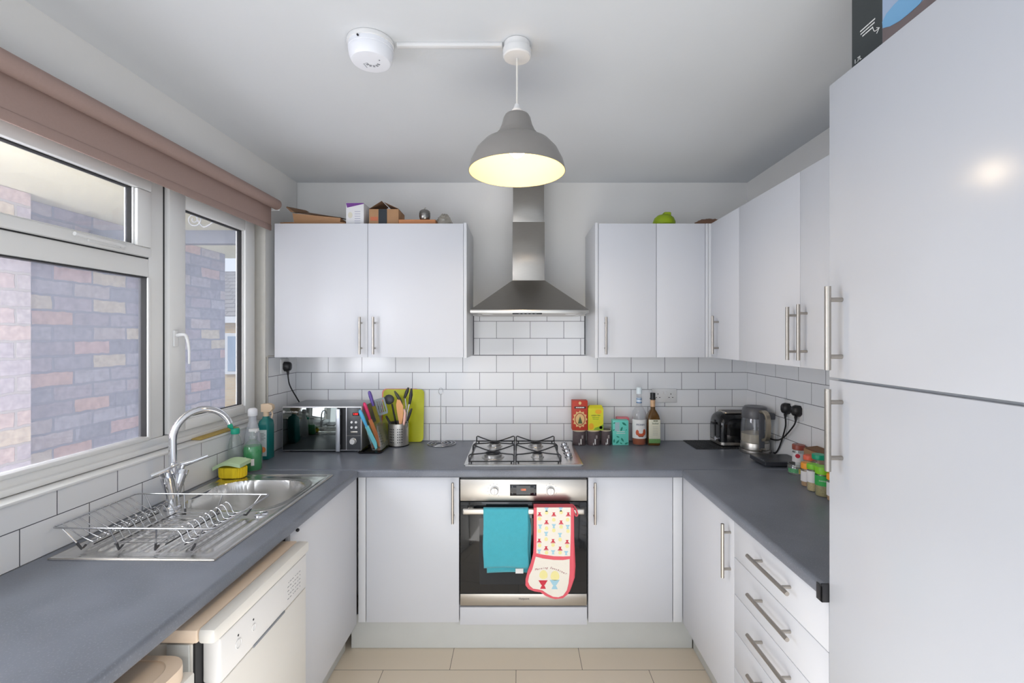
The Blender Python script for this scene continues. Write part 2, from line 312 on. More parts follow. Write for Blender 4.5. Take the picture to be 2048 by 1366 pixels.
b = MB(ML); bar(b, vE+.012, V2, 1.146, 1.744, -.082, -.078, 0); link(b, 'pane', pane_m, wn)
g = MB(ML); bar(g, vE+.010, V2, 1.143, 1.1465, -.088, -.058, 0); bar(g, vE+.010, V2, 1.7425, 1.746, -.088, -.058, 0); bar(g, vE+.010, vE+.0135, 1.143, 1.746, -.088, -.058, 0); link(g, 'rubber_seal', seal, wn)
b = MB(ML); s0, s1 = vE+.006, V2                                       # top vent sash
bar(b, s0, s1, 1.818, 1.853, -.09, -.042, .006); bar(b, s0, s1, 2.062, 2.105, -.09, -.042, .006); bar(b, s0, vF, 1.853, 2.062, -.09, -.042, .006); bar(b, vF, vF+.006, 1.853, 2.062, -.088, -.054, .002); bar(b, vF, s1, 1.853, 1.859, -.088, -.054, .002)
sv = struct(b, 'window_2', upvc)
b = MB(ML); bar(b, vF+.006, V2, 1.858, 2.062, -.078, -.074, 0); link(b, 'pane', pane_m, sv)
g = MB(ML); bar(g, vF+.005, vF+.009, 1.858, 2.062, -.08, -.06, 0); bar(g, vF+.005, V2, 2.058, 2.062, -.08, -.06, 0); bar(g, s0-.003, s0, 1.815, 2.108, -.09, -.059, 0); bar(g, s0, s1, 1.8148, 1.818, -.088, -.058, 0); link(g, 'rubber_seal', seal, sv)
h = MB(ML); va, vb2 = wv(250, -.04), wv(133, -.04)
h.box(-.042, -va, 1.826, -.034, -(va+.14), 1.842, .003); h.tube([(-.034, -(va+.02), 1.834), (-.018, -(va+.03), 1.834), (-.014, -(va+.06), 1.835), (-.016, -vb2, 1.838)], [.006, .007, .007, .006], n=10)
link(h, 'window_handle', white_p, sv)
h = MB(ML); h.cyl((-.034, -(va+.025), 1.834), (-.0325, -(va+.025), 1.834), .004, m=0); link(h, 'key_hole', ink, sv)
b = MB(ML)                                                            # side-hung casement
bar(b, V0+.024, vB, zb+.047, ZH-.047, -.09, -.042, .006); bar(b, vC, vD-.004, zb+.047, ZH-.047, -.09, -.042, .006); bar(b, vB, vC, zb+.047, 1.182, -.09, -.042, .006); bar(b, vB, vC, 2.05, ZH-.047, -.09, -.042, .006)
bar(b, vB, vB+.008, 1.182, 2.05, -.088, -.054, .002); bar(b, vB, vC, 1.182, 1.188, -.088, -.054, .002)
cs = struct(b, 'window_3', upvc)
b = MB(ML); bar(b, vB+.006, vC-.001, 1.186, 2.05, -.078, -.074, 0); link(b, 'pane', pane_m, cs)
g = MB(ML); bar(g, vB+.008, vB+.012, 1.186, 2.05, -.08, -.058, 0); bar(g, vB, vC, 2.046, 2.05, -.08, -.06, 0); bar(g, vB, vC, 1.186, 1.189, -.08, -.06, 0); bar(g, vD-.004, vD+.004, zb+.045, ZH-.045, -.095, -.062, 0); link(g, 'rubber_seal', seal, cs)
h = MB(ML); vh = wv(350, -.04); h.box(-.042, -vh+.012, 1.485, -.033, -vh-.012, 1.55, .003); h.tube(bez([(-.033, -vh, 1.53), (-.005, -vh, 1.533), (0, -vh+.01, 1.52), (0, -vh+.022, 1.47), (-.003, -vh+.026, 1.415)], 5), .0075, n=10, r2=.004)
link(h, 'window_handle', white_p, cs)
# ---- outside the window
b = MB(); b.box(-2.45, 2.11, .0, -2.3, 3.65, 2.168); struct(b, 'wall_outside', brick_m)
b = MB(); b.box(-2.5, -1.2, 0, -2.2, 2.1, 2.168); struct(b, 'wall_outside_pier', lit_pink_brick)
b = MB(); b.box(-2.6, -1.3, 2.17, -1.49, 3.85, 2.3); struct(b, 'ceiling_outside', mat('cream_render', (216, 211, 184), .9, noise=.05, nscale=8, bump=.6, bscale=50))
b = MB(); b.box(-2.6, -1.3, -.15, -1.91, 4.2, -.0); struct(b, 'floor_outside', mat('walkway_concrete', (150, 148, 145), .9, noise=.1))
b = MB(); b.box(-2.29, 2.48, 2.02, -1.47, 2.53, 2.092, .003); solo(b, 'porch_beam', mat('grey_painted_timber', (98, 102, 110), .6), 'dark grey horizontal beam outside above the brick wall', 'beam')
sp = []; cxx, czz, Yq = -1.645, 2.118, 2.36
for i in range(60):
    a = i/59*2*math.pi*1.9; r = .006+.034*(i/59); sp.append((cxx+r*math.cos(a+2.2), Yq, czz+r*math.sin(a+2.2)))
sp += bez([sp[-1], (-1.60, Yq, 2.082), (-1.54, Yq, 2.11), (-1.48, Yq, 2.15)], 6)[1:]
b = MB(); b.tube(sp, .0035, n=6); solo(b, 'scroll_bracket', mat('white_iron', (168, 170, 172), .5), 'curled wrought iron scroll bracket seen through the side window', 'bracket')
hs = thing('house', 'distant yellow brick house with grey tiled roof through the side window', 'house', (-8, 12, -3))
yb = brick_mat('yellow_brick', 'XZ', 0, 0, .225, .075, .006, (214, 190, 150), (204, 178, 140), (200, 190, 170), rough=.9)
b = MB(); b.box(-11, 12, -3, -4.6, 16, 2.0); link(b, 'wall', yb, hs)
b = MB(); b.loft([[(-11.2, 11.8, 2.0), (-11.2, 14.2, 3.5), (-11.2, 16.3, 2.0)], [(-4.4, 11.8, 2.0), (-4.4, 14.2, 3.5), (-4.4, 16.3, 2.0)]]); link(b, 'roof', brick_mat('roof_tile', 'XZ', 0, 0, .3, .12, .012, (150, 148, 148), (160, 156, 152), (110, 108, 108), rough=.9), hs)
b = MB(); b.box(-11.1, 11.75, 1.86, -4.5, 11.98, 2.02); link(b, 'fascia', white_p, hs)
for (x0, z0, z1) in ((-7.5, .55, 1.6), (-7.5, -1.6, -.5)):
    b = MB(); b.box(x0, 11.9, z0, x0+1.0, 11.99, z1); q = link(b, 'window', white_p, hs)
    b = MB()
    for k in (0, 1): b.box(x0+.08+k*.47, 11.88, z0+.08, x0+.44+k*.47, 11.9, z1-.08)
    link(b, 'pane', mat('far_glass', (150, 168, 186), .1), q)
b = MB(); b.box(-30, 3.9, -3.2, -2.0, 40, -3.0); struct(b, 'ground_outside', mat('tarmac', (120, 120, 122), .9))
# ---- roller blind
Z0 = 2.214; bl = thing('roller_blind', 'taupe fabric roller blind rolled up above the window', 'blind', ML @ Vector((.04, -1.3, 2.07)))
b = MB(ML); b.cyl((.048, -.31, Z0), (.048, -2.5, Z0), .027, n=28); link(b, 'roll', blind_m, bl)
b = MB(ML); b.box(.022, -.32, 2.085, .0245, -2.49, Z0+.0); b.box(.0195, -.32, 2.075, .0275, -2.49, 2.106, .003); link(b, 'fabric', blind_m, bl)
b = MB(ML); b.cyl((.048, -.304, Z0), (.048, -.3095, Z0), .024, n=20); b.box(.0, -.298, Z0-.03, .06, -.3035, Z0+.03, .002); link(b, 'bracket', white_p, bl)
# ------------------------------------------------------------------ cupboards
def handle(door, p0, p1, n, r=.0062, off=.03, mtl=None):
    p0, p1, n = Vector(p0), Vector(p1), Vector(n); d = (p1-p0).normalized(); L = (p1-p0).length; mb = MB()
    mb.cyl(p0, p1, r, n=16)
    for k in (.16, .84): q = p0+d*L*k; mb.cyl(q, q-n*(off-.0006), r*.75, n=12)
    return link(mb, 'handle', mtl or nickel, door, 40)
def bevb(mb, *a, bev=.0015): mb.box(*a, bev); return mb
YW = 2.397; ZU0, ZU1 = 1.417, 2.107
NY = (0, -1, 0); NX = (-1, 0, 0)
def door(parent, x0, y0, z0, x1, y1, z1, m=None, bev=.0015, name='door'): return link(MB().box(x0, y0, z0, x1, y1, z1, bev), name, m or cab, parent)
# left pair on the back wall
xa, xb, xc, xd = XX(549, YW), XX(735.5, YW), XX(927, YW), XX(933.5, YW)
c1 = thing('wall_cabinet', 'white two-door wall cabinet left of the cooker hood, with boxes on top', 'cabinet', ((xa+xd)/2, 2.57, ZU0))
link(MB().box(xa+.001, YW+.02, ZU0+.002, xc, D-.001, ZU1-.002), 'body', cab_edge, c1)
d = door(c1, xa, YW, ZU0, xb-.001, YW+.018, ZU1); handle(d, (XX(719, 2.367), 2.367, 1.434), (XX(719, 2.367), 2.367, 1.624), NY)
d = door(c1, xb+.001, YW, ZU0, xc-.001, YW+.018, ZU1); handle(d, (XX(746, 2.367), 2.367, 1.434), (XX(746, 2.367), 2.367, 1.624), NY)
link(MB().box(xc+.001, YW-.004, ZU0-.003, xd, D-.001, ZU1+.003, .001), 'end_panel', cab_edge, c1)
# right pair on the back wall
xe, xf, xg = XX(1190, YW), XX(1196.5, YW), XX(1313, YW); XU = .995
c2 = thing('wall_cabinet', 'white wall cabinet right of the cooker hood, in the corner', 'cabinet', (.7, 2.57, ZU0))
link(MB().box(xf, YW+.02, ZU0+.002, XU-.002, D-.001, ZU1-.002), 'body', cab_edge, c2)
d = door(c2, xf+.001, YW, ZU0, xg-.001, YW+.018, ZU1); handle(d, (XX(1212.5, 2.367), 2.367, 1.434), (XX(1212.5, 2.367), 2.367, 1.624), NY)
door(c2, xg+.001, YW, ZU0, .965, YW+.018, ZU1); link(MB().box(.967, YW-.001, ZU0, .981, YW+.017, ZU1, .001), 'corner_post', cab_edge, c2)
link(MB().box(xe, YW-.004, ZU0-.003, xf-.001, D-.001, ZU1+.003, .001), 'end_panel', cab_edge, c2)
# right wall units
c3 = thing('wall_cabinet', 'narrow white wall cabinet in the corner of the right wall', 'cabinet', (1.17, 2.25, ZU0))
link(MB().box(XU+.02, 2.096, ZU0+.002, XR-.001, D-.001, ZU1-.002), 'body', cab_edge, c3)
d = door(c3, XU, 2.096, ZU0, XU+.018, YW-.001, ZU1); handle(d, (XU-.03, 2.307, 1.437), (XU-.03, 2.307, 1.627), NX)
link(MB().box(.983, YW+.0, ZU0, XU+.018, YW+.012, ZU1, .001), 'corner_post', cab_edge, c3)
c4 = thing('wall_cabinet', 'white wall cabinet on the right wall with two doors whose handles stand side by side', 'cabinet', (1.17, 1.64, ZU0))
link(MB().box(XU+.02, 1.188, ZU0+.002, XR-.001, 2.092, ZU1-.002), 'body', cab_edge, c4)
d = door(c4, XU, 1.642, ZU0, XU+.018, 2.093, ZU1); handle(d, (XU-.03, 1.666, 1.441), (XU-.03, 1.666, 1.631), NX)
d = door(c4, XU, 1.189, ZU0, XU+.018, 1.639, ZU1); handle(d, (XU-.03, 1.601, 1.443), (XU-.03, 1.601, 1.636), NX)
# tall unit
XT = .77
c5 = thing('tall_cabinet', 'tall white gloss fridge cabinet filling the right side', 'cabinet', (1.06, .85, 0))
link(MB().box(XT+.022, .45, .0, XR-.001, 1.149, 2.143), 'body', cab_edge, c5)
d = door(c5, XT, .45, 1.425, XT+.02, 1.151, 2.146, cab_gloss, .002); handle(d, (XT-.034, 1.105, 1.446), (XT-.034, 1.105, 1.645), NX, .007, .034)
d = door(c5, XT, .45, .12, XT+.02, 1.151, 1.419, cab_gloss, .002); handle(d, (XT-.034, 1.105, 1.206), (XT-.034, 1.105, 1.401), NX, .007, .034)
# base units on the back wall
YB = 2.188; ZB0, ZB1 = .179, .868
c6 = thing('base_cabinet', 'white base cabinet door left of the oven', 'cabinet', (-.5, 2.45, 0))
link(MB().box(-.752, YB+.02, .18, -.282, D-.001, .869), 'body', cab_edge, c6)
d = door(c6, XX(732.5, YB), YB, ZB0, XX(918, YB), YB+.018, ZB1); handle(d, (XX(905, 2.158), 2.158, .655), (XX(905, 2.158), 2.158, .845), NY)
link(MB().box(-.752, YB+.001, ZB0, XX(731, YB), YB+.019, ZB1, .001), 'corner_post', cab_edge, c6)
c7 = thing('base_cabinet', 'white base cabinet door right of the oven', 'cabinet', (.55, 2.45, 0))
link(MB().box(.331, YB+.02, .18, .79, D-.001, .869), 'body', cab_edge, c7)
d = door(c7, XX(1176.5, YB), YB, ZB0, XX(1345, YB), YB+.018, ZB1); handle(d, (XX(1190.5, 2.158), 2.158, .652), (XX(1190.5, 2.158), 2.158, .845), NY)
link(MB().box(XX(1346.5, YB), YB+.001, ZB0, .774, YB+.019, ZB1, .001), 'corner_post', cab_edge, c7)
# oven housing
c8 = thing('oven_housing', 'white housing panel under the built-in oven', 'cabinet', (.026, 2.45, 0))
link(MB().box(-.28, YB+.02, .18, .329, D-.001, .25), 'body', cab_edge, c8); link(MB().box(XX(920, YB), YB, .168, XX(1174, YB), YB+.018, .2505, .001), 'lower_panel', cab, c8)
link(MB().box(-.28, YB+.03, .858, .329, YB+.2, .869), 'top_rail', cab_edge, c8)
# right run
XD = .775
c9 = thing('base_cabinet', 'white base cabinet on the right, between the corner and the drawers', 'cabinet', (1.05, 1.92, 0))
link(MB().box(XD+.02, 1.67, .18, XR-.001, YB+.017, .869), 'body', cab_edge, c9)
d = door(c9, XD, 1.669, ZB0, XD+.018, 2.186, ZB1-.004); handle(d, (XD-.03, 1.694, .647), (XD-.03, 1.694, .843), NX)
c10 = thing('drawer_unit', 'white drawer unit with five drawers and horizontal bar handles', 'drawer unit', (1.05, 1.42, 0))
link(MB().box(XD+.02, 1.160, .18, XR-.001, 1.668, .869), 'body', cab_edge, c10)
zs = [ZB1-.004, .736, .605, .474, .343, .18]; hz = [.813, .686, .5546, .423, .29]
for i in range(5):
    d = door(c10, XD, 1.160, zs[i+1]+.001, XD+.018, 1.667, zs[i]-.001, name='drawer'); handle(d, (XD-.03, 1.287, hz[i]), (XD-.03, 1.512, hz[i]), NX)
# left run
UD = .560
def Lbox(u0, v0, z0, u1, v1, z1, bev=.0015): return MB(ML).box(u0, -v0, z0, u1, -v1, z1, bev)
c11 = thing('base_cabinet', 'white sink cabinet on the left, beyond the dishwasher', 'cabinet', ML @ Vector((.3, -.9, 0)))
link(Lbox(.002, .60, .18, UD-.02, 1.17, .69, 0), 'body', cab_edge, c11)
d = link(Lbox(UD-.018, .5565, ZB0, UD, 1.168, ZB1), 'door', cab, c11)
b = MB(ML); b.lathe((0, 0, 0), [(.0, 0)]); b = MB(ML); b.ball((UD+.006, -1.13, .858), .006); link(b, 'knob', blk, d)
# plinths
b = MB(); b.box(-.815, 2.274, .001, .852, 2.289, .166, .001); solo(b, 'plinth', plinth_m, 'grey-white plinth board under the oven wall', 'plinth')
b = MB(ML); b.box(.46, -.475, .001, .475, -1.185, .172, .001); solo(b, 'plinth', plinth_m, 'white plinth board at the foot of the left sink cabinet', 'plinth')
b = MB(); b.box(.855, 1.152, .001, .87, 2.27, .176, .001); solo(b, 'plinth', plinth_m, 'white plinth board under the right-hand drawers', 'plinth')
# ------------------------------------------------------------------ worktops
def prof(x0, x1, z0, z1, r=.011, n=5):                                # rounded front at x1
    return [(x0, z0)]+[(x1-r+r*math.sin(a), z0+r-r*math.cos(a)) for a in [math.pi/2*i/n for i in range(n+1)]]+[(x1-r+r*math.cos(a), z1-r+r*math.sin(a)) for a in [math.pi/2*i/n for i in range(n+1)]]+[(x0, z1)]
YF = 2.143; ZT0 = .872
pr = prof(0, D-.0005-YF, ZT0, ZW)
b = MB(); b.loft([[(XL+.004, D-.0005-p[0], p[1]) for p in pr], [(XR-.002, D-.0005-p[0], p[1]) for p in pr]]); solo(b, 'worktop', top_m, 'speckled charcoal worktop along the back wall under the hob', 'worktop', smooth=50)
UW = .581; v_s = .606
b = MB(ML); pr = prof(.465, UW, ZT0, ZW); b.loft([[(p[0], -v_s, p[1]) for p in pr], [(p[0], -3.6, p[1]) for p in pr]])
b.box(.002, -v_s, ZT0, .465, -.755, ZW); b.box(.002, -1.10, ZT0, .465, -3.6, ZW); b.box(.002, -.755, ZT0, .085, -1.10, ZW)
lw_ = solo(b, 'worktop', top_m, 'charcoal worktop on the left with the sink set in it', 'worktop', smooth=50)
XF = .757; pr = prof(0, XR-.002-XF, ZT0, ZW); b = MB(); b.loft([[(XR-.002-p[0], 2.1415, p[1]) for p in pr], [(XR-.002-p[0], 1.158, p[1]) for p in pr]]); rw_ = solo(b, 'worktop', top_m, 'charcoal worktop on the right holding the spice jars', 'worktop', smooth=50)
b = MB(); b.box(XF-.004, 1.1525, ZT0-.006, .80, 1.1575, ZW+.002, .001); b.box(XF-.004, 1.1525, ZT0-.006, XF-.001, 1.175, ZW-.003, .001); link(b, 'end_cap', blk, rw_)
# ------------------------------------------------------------------ cooker hood
hx = .0575; hd = thing('cooker_hood', 'stainless steel chimney cooker hood above the hob', 'cooker hood', (hx, 2.55, 1.64))
b = MB(); b.box(hx-.087, 2.523, 1.828, hx+.087, D-.001, 2.146, .001); link(b, 'chimney', steel_dk, hd)
b = MB(); b.box(hx-.0845, 2.526, 2.146, hx+.0845, D-.001, ZC-.002, .001); link(b, 'upper_chimney', steel_dk, hd)
x0, x1, y0 = hx-.294, hx+.294, 2.30
b = MB(); b.loft([[(x0, y0, 1.657), (x1, y0, 1.657), (x1, D-.002, 1.657), (x0, D-.002, 1.657)], [(hx-.0885, 2.521, 1.828), (hx+.0885, 2.521, 1.828), (hx+.0885, D-.002, 1.828), (hx-.0885, D-.002, 1.828)]]); link(b, 'canopy', steel_dk, hd, smooth=20)
b = MB(); b.box(x0, y0, 1.6415, x1, D-.002, 1.6568, .001); r = link(b, 'rim', mat('bright_steel_rim', (205, 203, 198), .3, 1), hd)
b = MB(); b.box(x0+.035, y0+.05, 1.640, x1-.035, D-.05, 1.6413); link(b, 'filter', nickel, r)
b = MB(); b.box(hx-.085, y0+.012, 1.6355, hx+.062, y0+.04, 1.6408, .001); cp = link(b, 'switch_panel', blk, hd)
b = MB()
for i in range(5): b.box(hx-.055+i*.02, y0+.010, 1.636, hx-.045+i*.02, y0+.0118, 1.639)
link(b, 'switch', greyink, cp)
for sx in (-1, 1): b = MB(); b.lathe((hx+sx*.215, y0+.10, 1.6399), [(.028, 0), (.028, -.002), (.02, -.003), (0, -.003)], 20); link(b, 'lamp', white_p, r)
# ------------------------------------------------------------------ pendant, rose, conduit, alarm
LX, LY = XX(1034, 1.44), 1.44
ros = thing('ceiling_rose', 'round white plastic ceiling rose the lamp hangs from', 'ceiling rose', (LX, LY, 2.388))
link(MB().lathe((LX, LY, 2.4315), [(.04, 0), (.0405, -.018), (.0395, -.0185)], 40), 'base', white_p, ros)
link(MB().lathe((LX, LY, 2.4315), [(.0435, -.0186), (.0445, -.022), (.0435, -.040), (.040, -.0435), (.006, -.0445), (0, -.0445)], 40), 'cover', white_p, ros)
pd = thing('pendant_lamp', 'grey domed metal pendant lamp, lit, hanging on a white cord', 'lamp', (LX, LY, 2.035))
link(MB().cyl((LX, LY, 2.3868), (LX, LY, 2.235), .0032, n=10), 'cord', cream_p, pd)
link(MB().lathe((LX, LY, 2.20), [(0, .046), (.007, .044), (.012, .03), (.016, .026), (.017, .008), (.017, -.02), (0, -.02)], 24), 'lamp_holder', white_p, pd)
shade = [(.030, .178), (.037, .174), (.042, .165), (.048, .142), (.056, .125), (.0565, .122), (.062, .117), (.0625, .114), (.070, .108), (.0705, .105), (.080, .099), (.104, .086), (.126, .062), (.142, .030), (.1495, 0)]
inner = [(.1475, .0), (.140, .030), (.124, .061), (.102, .084), (.079, .096), (.06, .113), (.046, .14), (.040, .163), (.029, .172)]
sh = link(MB().lathe((LX, LY, 2.035), shade, 72, c0=False, c1=False), 'lamp_shade', mat('grey_lacquer', (140, 136, 132), .38, noise=.02), pd, 60)
link(MB().lathe((LX, LY, 2.035), [(.1495, 0)]+inner+[(.030, .178)], 72, c0=False, c1=False), 'lining', mat('cream_lining', (150, 140, 108), .6), sh, 60)
link(MB().lathe((LX, LY, 2.11), [(0, -.03), (.012, -.028), (.024, -.016), (.029, 0), (.026, .016), (.016, .036), (.013, .06), (0, .062)], 28), 'bulb', mat('lit_bulb', (255, 240, 210), .5, emit=(255, 214, 150), estr=26), pd)
pl = bpy.data.lights.new('bulb_light', 'POINT'); pl.energy = 4.2; pl.color = (1, .80, .55); pl.shadow_soft_size = .03
po = bpy.data.objects.new('bulb_light', pl); C.objects.link(po); po.location = (LX, LY, 2.066)
b = MB(); b.box(XX(794, LY), LY-.008, ZC-.012, LX-.046, LY+.008, ZC-.0005, .001); solo(b, 'cable_conduit', white_p, 'thin white cable conduit running along the ceiling from the alarm', 'conduit')
AX, AY = XX(742, 1.435), 1.435; al = thing('smoke_alarm', 'round white smoke alarm fixed to the ceiling', 'smoke alarm', (AX, AY, 2.37))
link(MB().lathe((AX, AY, ZC-.001), [(.0705, 0), (.0715, -.004), (.070, -.012), (.069, -.0125)], 56), 'base', white_p, al)
cv = link(MB().lathe((AX, AY, ZC-.001), [(.067, -.0126), (.0675, -.026), (.0665, -.0265), (.0665, -.030), (.0665, -.033), (.063, -.052), (.057, -.0605), (.050, -.062), (0, -.062)], 56), 'cover', mat('alarm_white', (232, 234, 240), .35), al)
b = MB()
for i in range(5):
    a = math.radians(150-i*30); ca, sa = math.cos(a), math.sin(a); c = Vector((AX+.004, AY-.002, ZC-.0638))
    p = [c+Vector((ca*r+sa*s*.003, sa*r-ca*s*.003, 0)) for r, s in ((.015, -1), (.015, 1), (.024, 1), (.024, -1))]
    b.poly(p, (0, 0, .0008))
link(b, 'sounder_slot', mat('slot_grey', (150, 152, 158), .6), cv)
b = MB(); b.tube([(AX-.020, AY+.025, ZC-.0635), (AX-.024, AY+.004, ZC-.0635), (AX-.012, AY-.0, ZC-.0635), (AX-.008, AY+.018, ZC-.0635)], .0007, n=5); link(b, 'marking', greyink, cv)
link(MB().cyl((AX+.03, AY-.014, ZC-.0630), (AX+.03, AY-.014, ZC-.0645), .002), 'indicator', greyink, cv); link(MB().cyl((AX-.018, AY-.066, ZC-.020), (AX-.018, AY-.0695, ZC-.020), .003), 'screw_hole', ink, cv)
# ------------------------------------------------------------------ oven
YO = 2.186; OX0, OX1 = XX(920.5, YO), XX(1173.5, YO); ov = thing('oven', 'built-in electric oven with steel control panel and dark glass door', 'oven', (.026, 2.4, .255))
def Z(py, Y=YO): return EZ-(py-CY)/F*Y
link(MB().box(OX0+.004, YO+.02, .256, OX1-.004, D-.1, .853), 'body', cab_in, ov)
pnl = link(MB().box(OX0, YO-.004, Z(1001.5), OX1, YO+.0195, Z(958.5), .002), 'control_panel', steel, ov)
for px in (989, 1101):
    c = P(px, 981, YO-.0042); kn = link(MB().lathe(c, [(.021, 0), (.021, .003), (.0175, .004), (.0165, .016), (.015, .0175), (0, .0175)], 32, axis='Y').box(c.x-.0025, c.y-.022, c.z-.0155, c.x+.0025, c.y-.0175, c.z+.0155, .001), 'knob', mat('silver_knob', (215, 214, 212), .3, .3), pnl)
    b = MB()
    for i in range(12):
        a = math.radians(i*30+8)
        if 225 < i*30+8 < 300: continue
        q = c+Vector((math.cos(a)*.031, 0, math.sin(a)*.031)); b.box(q.x-.0013, q.y-.0004, q.z-.0013, q.x+.0013, q.y, q.z+.0013)
    link(b, 'dial_mark', greyink, pnl)
a, c = P(1020, 991.5, YO-.0042), P(1073, 969, YO-.0042)
ds = link(MB().box(a.x, YO-.0052, a.z, c.x, YO-.0041, c.z, .0003), 'display', blk_gloss, pnl)
link(MB().box(a.x+.030, YO-.0056, a.z+.006, c.x-.029, YO-.0053, c.z-.006), 'screen', mat('screen_grey', (52, 56, 60), .2), ds)
write('1350', .0125, ((a.x+c.x)/2, YO-.0060, (a.z+c.z)/2+.002), FACE_Y, mat('orange_digits', (60, 20, 10), .5, emit=(255, 130, 80), estr=1.6), ds, 'digits')
for sx in (.007, .111):
    for zz in (.008, .040):
        b = MB(); b.box(a.x+sx, YO-.0058, a.z+zz, a.x+sx+.007, YO-.0053, a.z+zz+.001); b.box(a.x+sx, YO-.0058, a.z+zz+.005, a.x+sx+.007, YO-.0053, a.z+zz+.006); b.box(a.x+sx+.003, YO-.0058, a.z+zz+.001, a.x+sx+.004, YO-.0053, a.z+zz+.005); link(b, 'icon', greyink, ds)
odr = link(MB().box(OX0, YO-.002, Z(1186.5), OX1, YO+.0195, Z(1003.5), .002), 'door', oven_glass, ov)
link(MB().box(OX0+.090, YO-.0026, Z(1168), OX1-.075, YO-.0021, Z(1036)), 'inner_window', mat('window_mask', (42, 45, 49), .04), odr)
link(MB().box(OX0, YO-.004, Z(1210.5), OX1, YO+.0195, Z(1187), .002), 'trim_strip', steel, odr)
write('Hotpoint', .0135, P(1048, 1197.5, YO-.0044), FACE_Y, ink, ov, 'logo')
YH = 2.142; h0, h1 = P(925.5, 1023, YH), P(1168.5, 1023, YH)
b = MB(); b.box(h0.x, YH-.007, h0.z-.0135, h1.x, YH+.006, h0.z+.0135, .005, seg=3)
for sx in (h0.x+.035, h1.x-.035): b.box(sx-.012, YH+.005, h0.z-.010, sx+.012, YO-.0022, h0.z+.012, .002)
link(b, 'handle', steel, odr)
# ------------------------------------------------------------------ towel and oven glove over the oven handle
def drape(xl, xr, zf, zbk, wav, mtl, name, label, cat, dx=.012, nx=28, th=.0035, rows=26):
    zt = h0.z+.0152; yf, yb = YH-.0105, YH+.0085; prf = []
    for i in range(rows+1): prf.append((yf-.002*math.sin(i*.5), zf+(zt-.003-zf)*i/rows, 0))
    prf += [(yf+.003, zt+.0005, 0), (YH, zt+.002, .5), (yb-.002, zt+.0005, 1)]
    for i in range(rows+1): prf.append((yb, zt-.003-(zt-.003-zbk)*i/rows, 1))
    vs, fs = [], []
    for j, (y, z, s) in enumerate(prf):
        for i in range(nx+1):
            t = i/nx; k = (zt-z)/(zt-zf); x = xl+(xr-xl)*t+dx*s*(1 if s else 0)*min(1, k*3)
            yy = y+(-1 if s < .5 else .35)*wav*k*(.5+.5*math.sin(t*9+z*14+s*2))*(1 if s != .5 else 0)
            vs.append((x+.003*math.sin(z*30+s)*k, yy, z+(.004*math.sin(t*3.1)*k)+(0 if s else -.003*t*k)))
    n = nx+1
    for j in range(len(prf)-1):
        for i in range(nx): fs.append((j*n+i, j*n+i+1, (j+1)*n+i+1, (j+1)*n+i))
    o = solo(MB().add(vs, fs), name, mtl, label, cat, smooth=80); m = o.modifiers.new('thick', 'SOLIDIFY'); m.thickness = th; m.offset = 0; return o
twl = drape(XX(966.5, 2.13), XX(1057, 2.13), Z(1136, 2.13), Z(1146, 2.15), .003, mat('turquoise_towelling', (74, 178, 194), .95, noise=.08, nscale=60, bump=.9, bscale=700, sheen=.3), 'towel', 'folded turquoise towel hanging over the oven handle', 'towel')
b = MB(); a = P(1031, 1140, 2.137); b.box(a.x, 2.137, a.z-.016, a.x+.036, 2.1385, a.z+.006); link(b, 'care_label', paper, twl)
pinkc = mat('coral_binding', (226, 98, 110), .85, bump=.4, bscale=500); cloth_w = mat('cream_cotton', (236, 230, 218), .9, bump=.4, bscale=400)
GY = 2.109
def gp(x, y, Y=GY): return P(x/6.508+1040, y/6.505+1000, Y)
front = [(180, 104), (180, 400), (180, 560), (172, 700), (140, 830), (100, 930), (72, 1040), (72, 1110), (110, 1160), (190, 1190), (265, 1200), (330, 1245), (400, 1275), (460, 1290), (560, 1278), (625, 1225), (655, 1150), (680, 1090), (700, 1000), (708, 850), (700, 720), (700, 500), (700, 300), (700, 104)]
back = [(x+16, y) for x, y in front[:5]]+[(x+20, y-30) for x, y in front[5:17]]+[(712, 1010), (722, 860), (716, 720), (706, 500), (704, 300), (704, 104)]
og = thing('oven_glove', 'double oven glove with egg cups and coral binding on the oven handle', 'oven glove', gp(440, 1290))
b = MB(); b.poly([gp(*q) for q in front], (0, .010, 0)); link(b, 'front_pocket', pinkc, og)
b = MB(); b.poly([gp(x, y, GY+.011) for x, y in back], (0, .007, 0)); link(b, 'middle_layer', pinkc, og)
zt = gp(0, 104).z; xl, xr = gp(180, 0).x, gp(700, 0).x
b = MB(); pr = [(GY, zt-.004), (GY+.001, zt+.001), (YH, zt+.006), (YH+.014, zt+.002), (YH+.016, zt-.01), (YH+.016, Z(1140, 2.15)), (YH+.0085, Z(1140, 2.15)), (YH+.0085, zt-.006), (GY+.010, zt-.0045)]
b.loft([[(xl, y, z) for y, z in pr], [(xr, y, z) for y, z in pr]]); link(b, 'fold', [pinkc], og)
b = MB(); b.poly([gp(218, 96), gp(218, 400), gp(212, 690), gp(300, 708), (gp(440, 728)), gp(560, 732), gp(652, 728), gp(660, 400), gp(660, 96)], (0, -.002, 0)); pan = link(b, 'quilted_panel', cloth_w, og)
b = MB(); b.poly([gp(205, 735), gp(300, 760), gp(440, 778), gp(560, 780), gp(646, 768), gp(645, 950), gp(632, 1080), gp(610, 1170), gp(560, 1240), gp(500, 1262), gp(430, 1255), gp(360, 1220), gp(290, 1172), gp(240, 1160), gp(170, 1150), gp(125, 1110), gp(105, 1060), gp(120, 980), gp(160, 900)], (0, -.002, 0)); pk = link(b, 'pocket_panel', cloth_w, og)
red, blu, yel = mat('egg_cup_red', (205, 60, 75), .85), mat('egg_cup_blue', (165, 205, 220), .85), mat('egg_yellow', (236, 226, 160), .85)
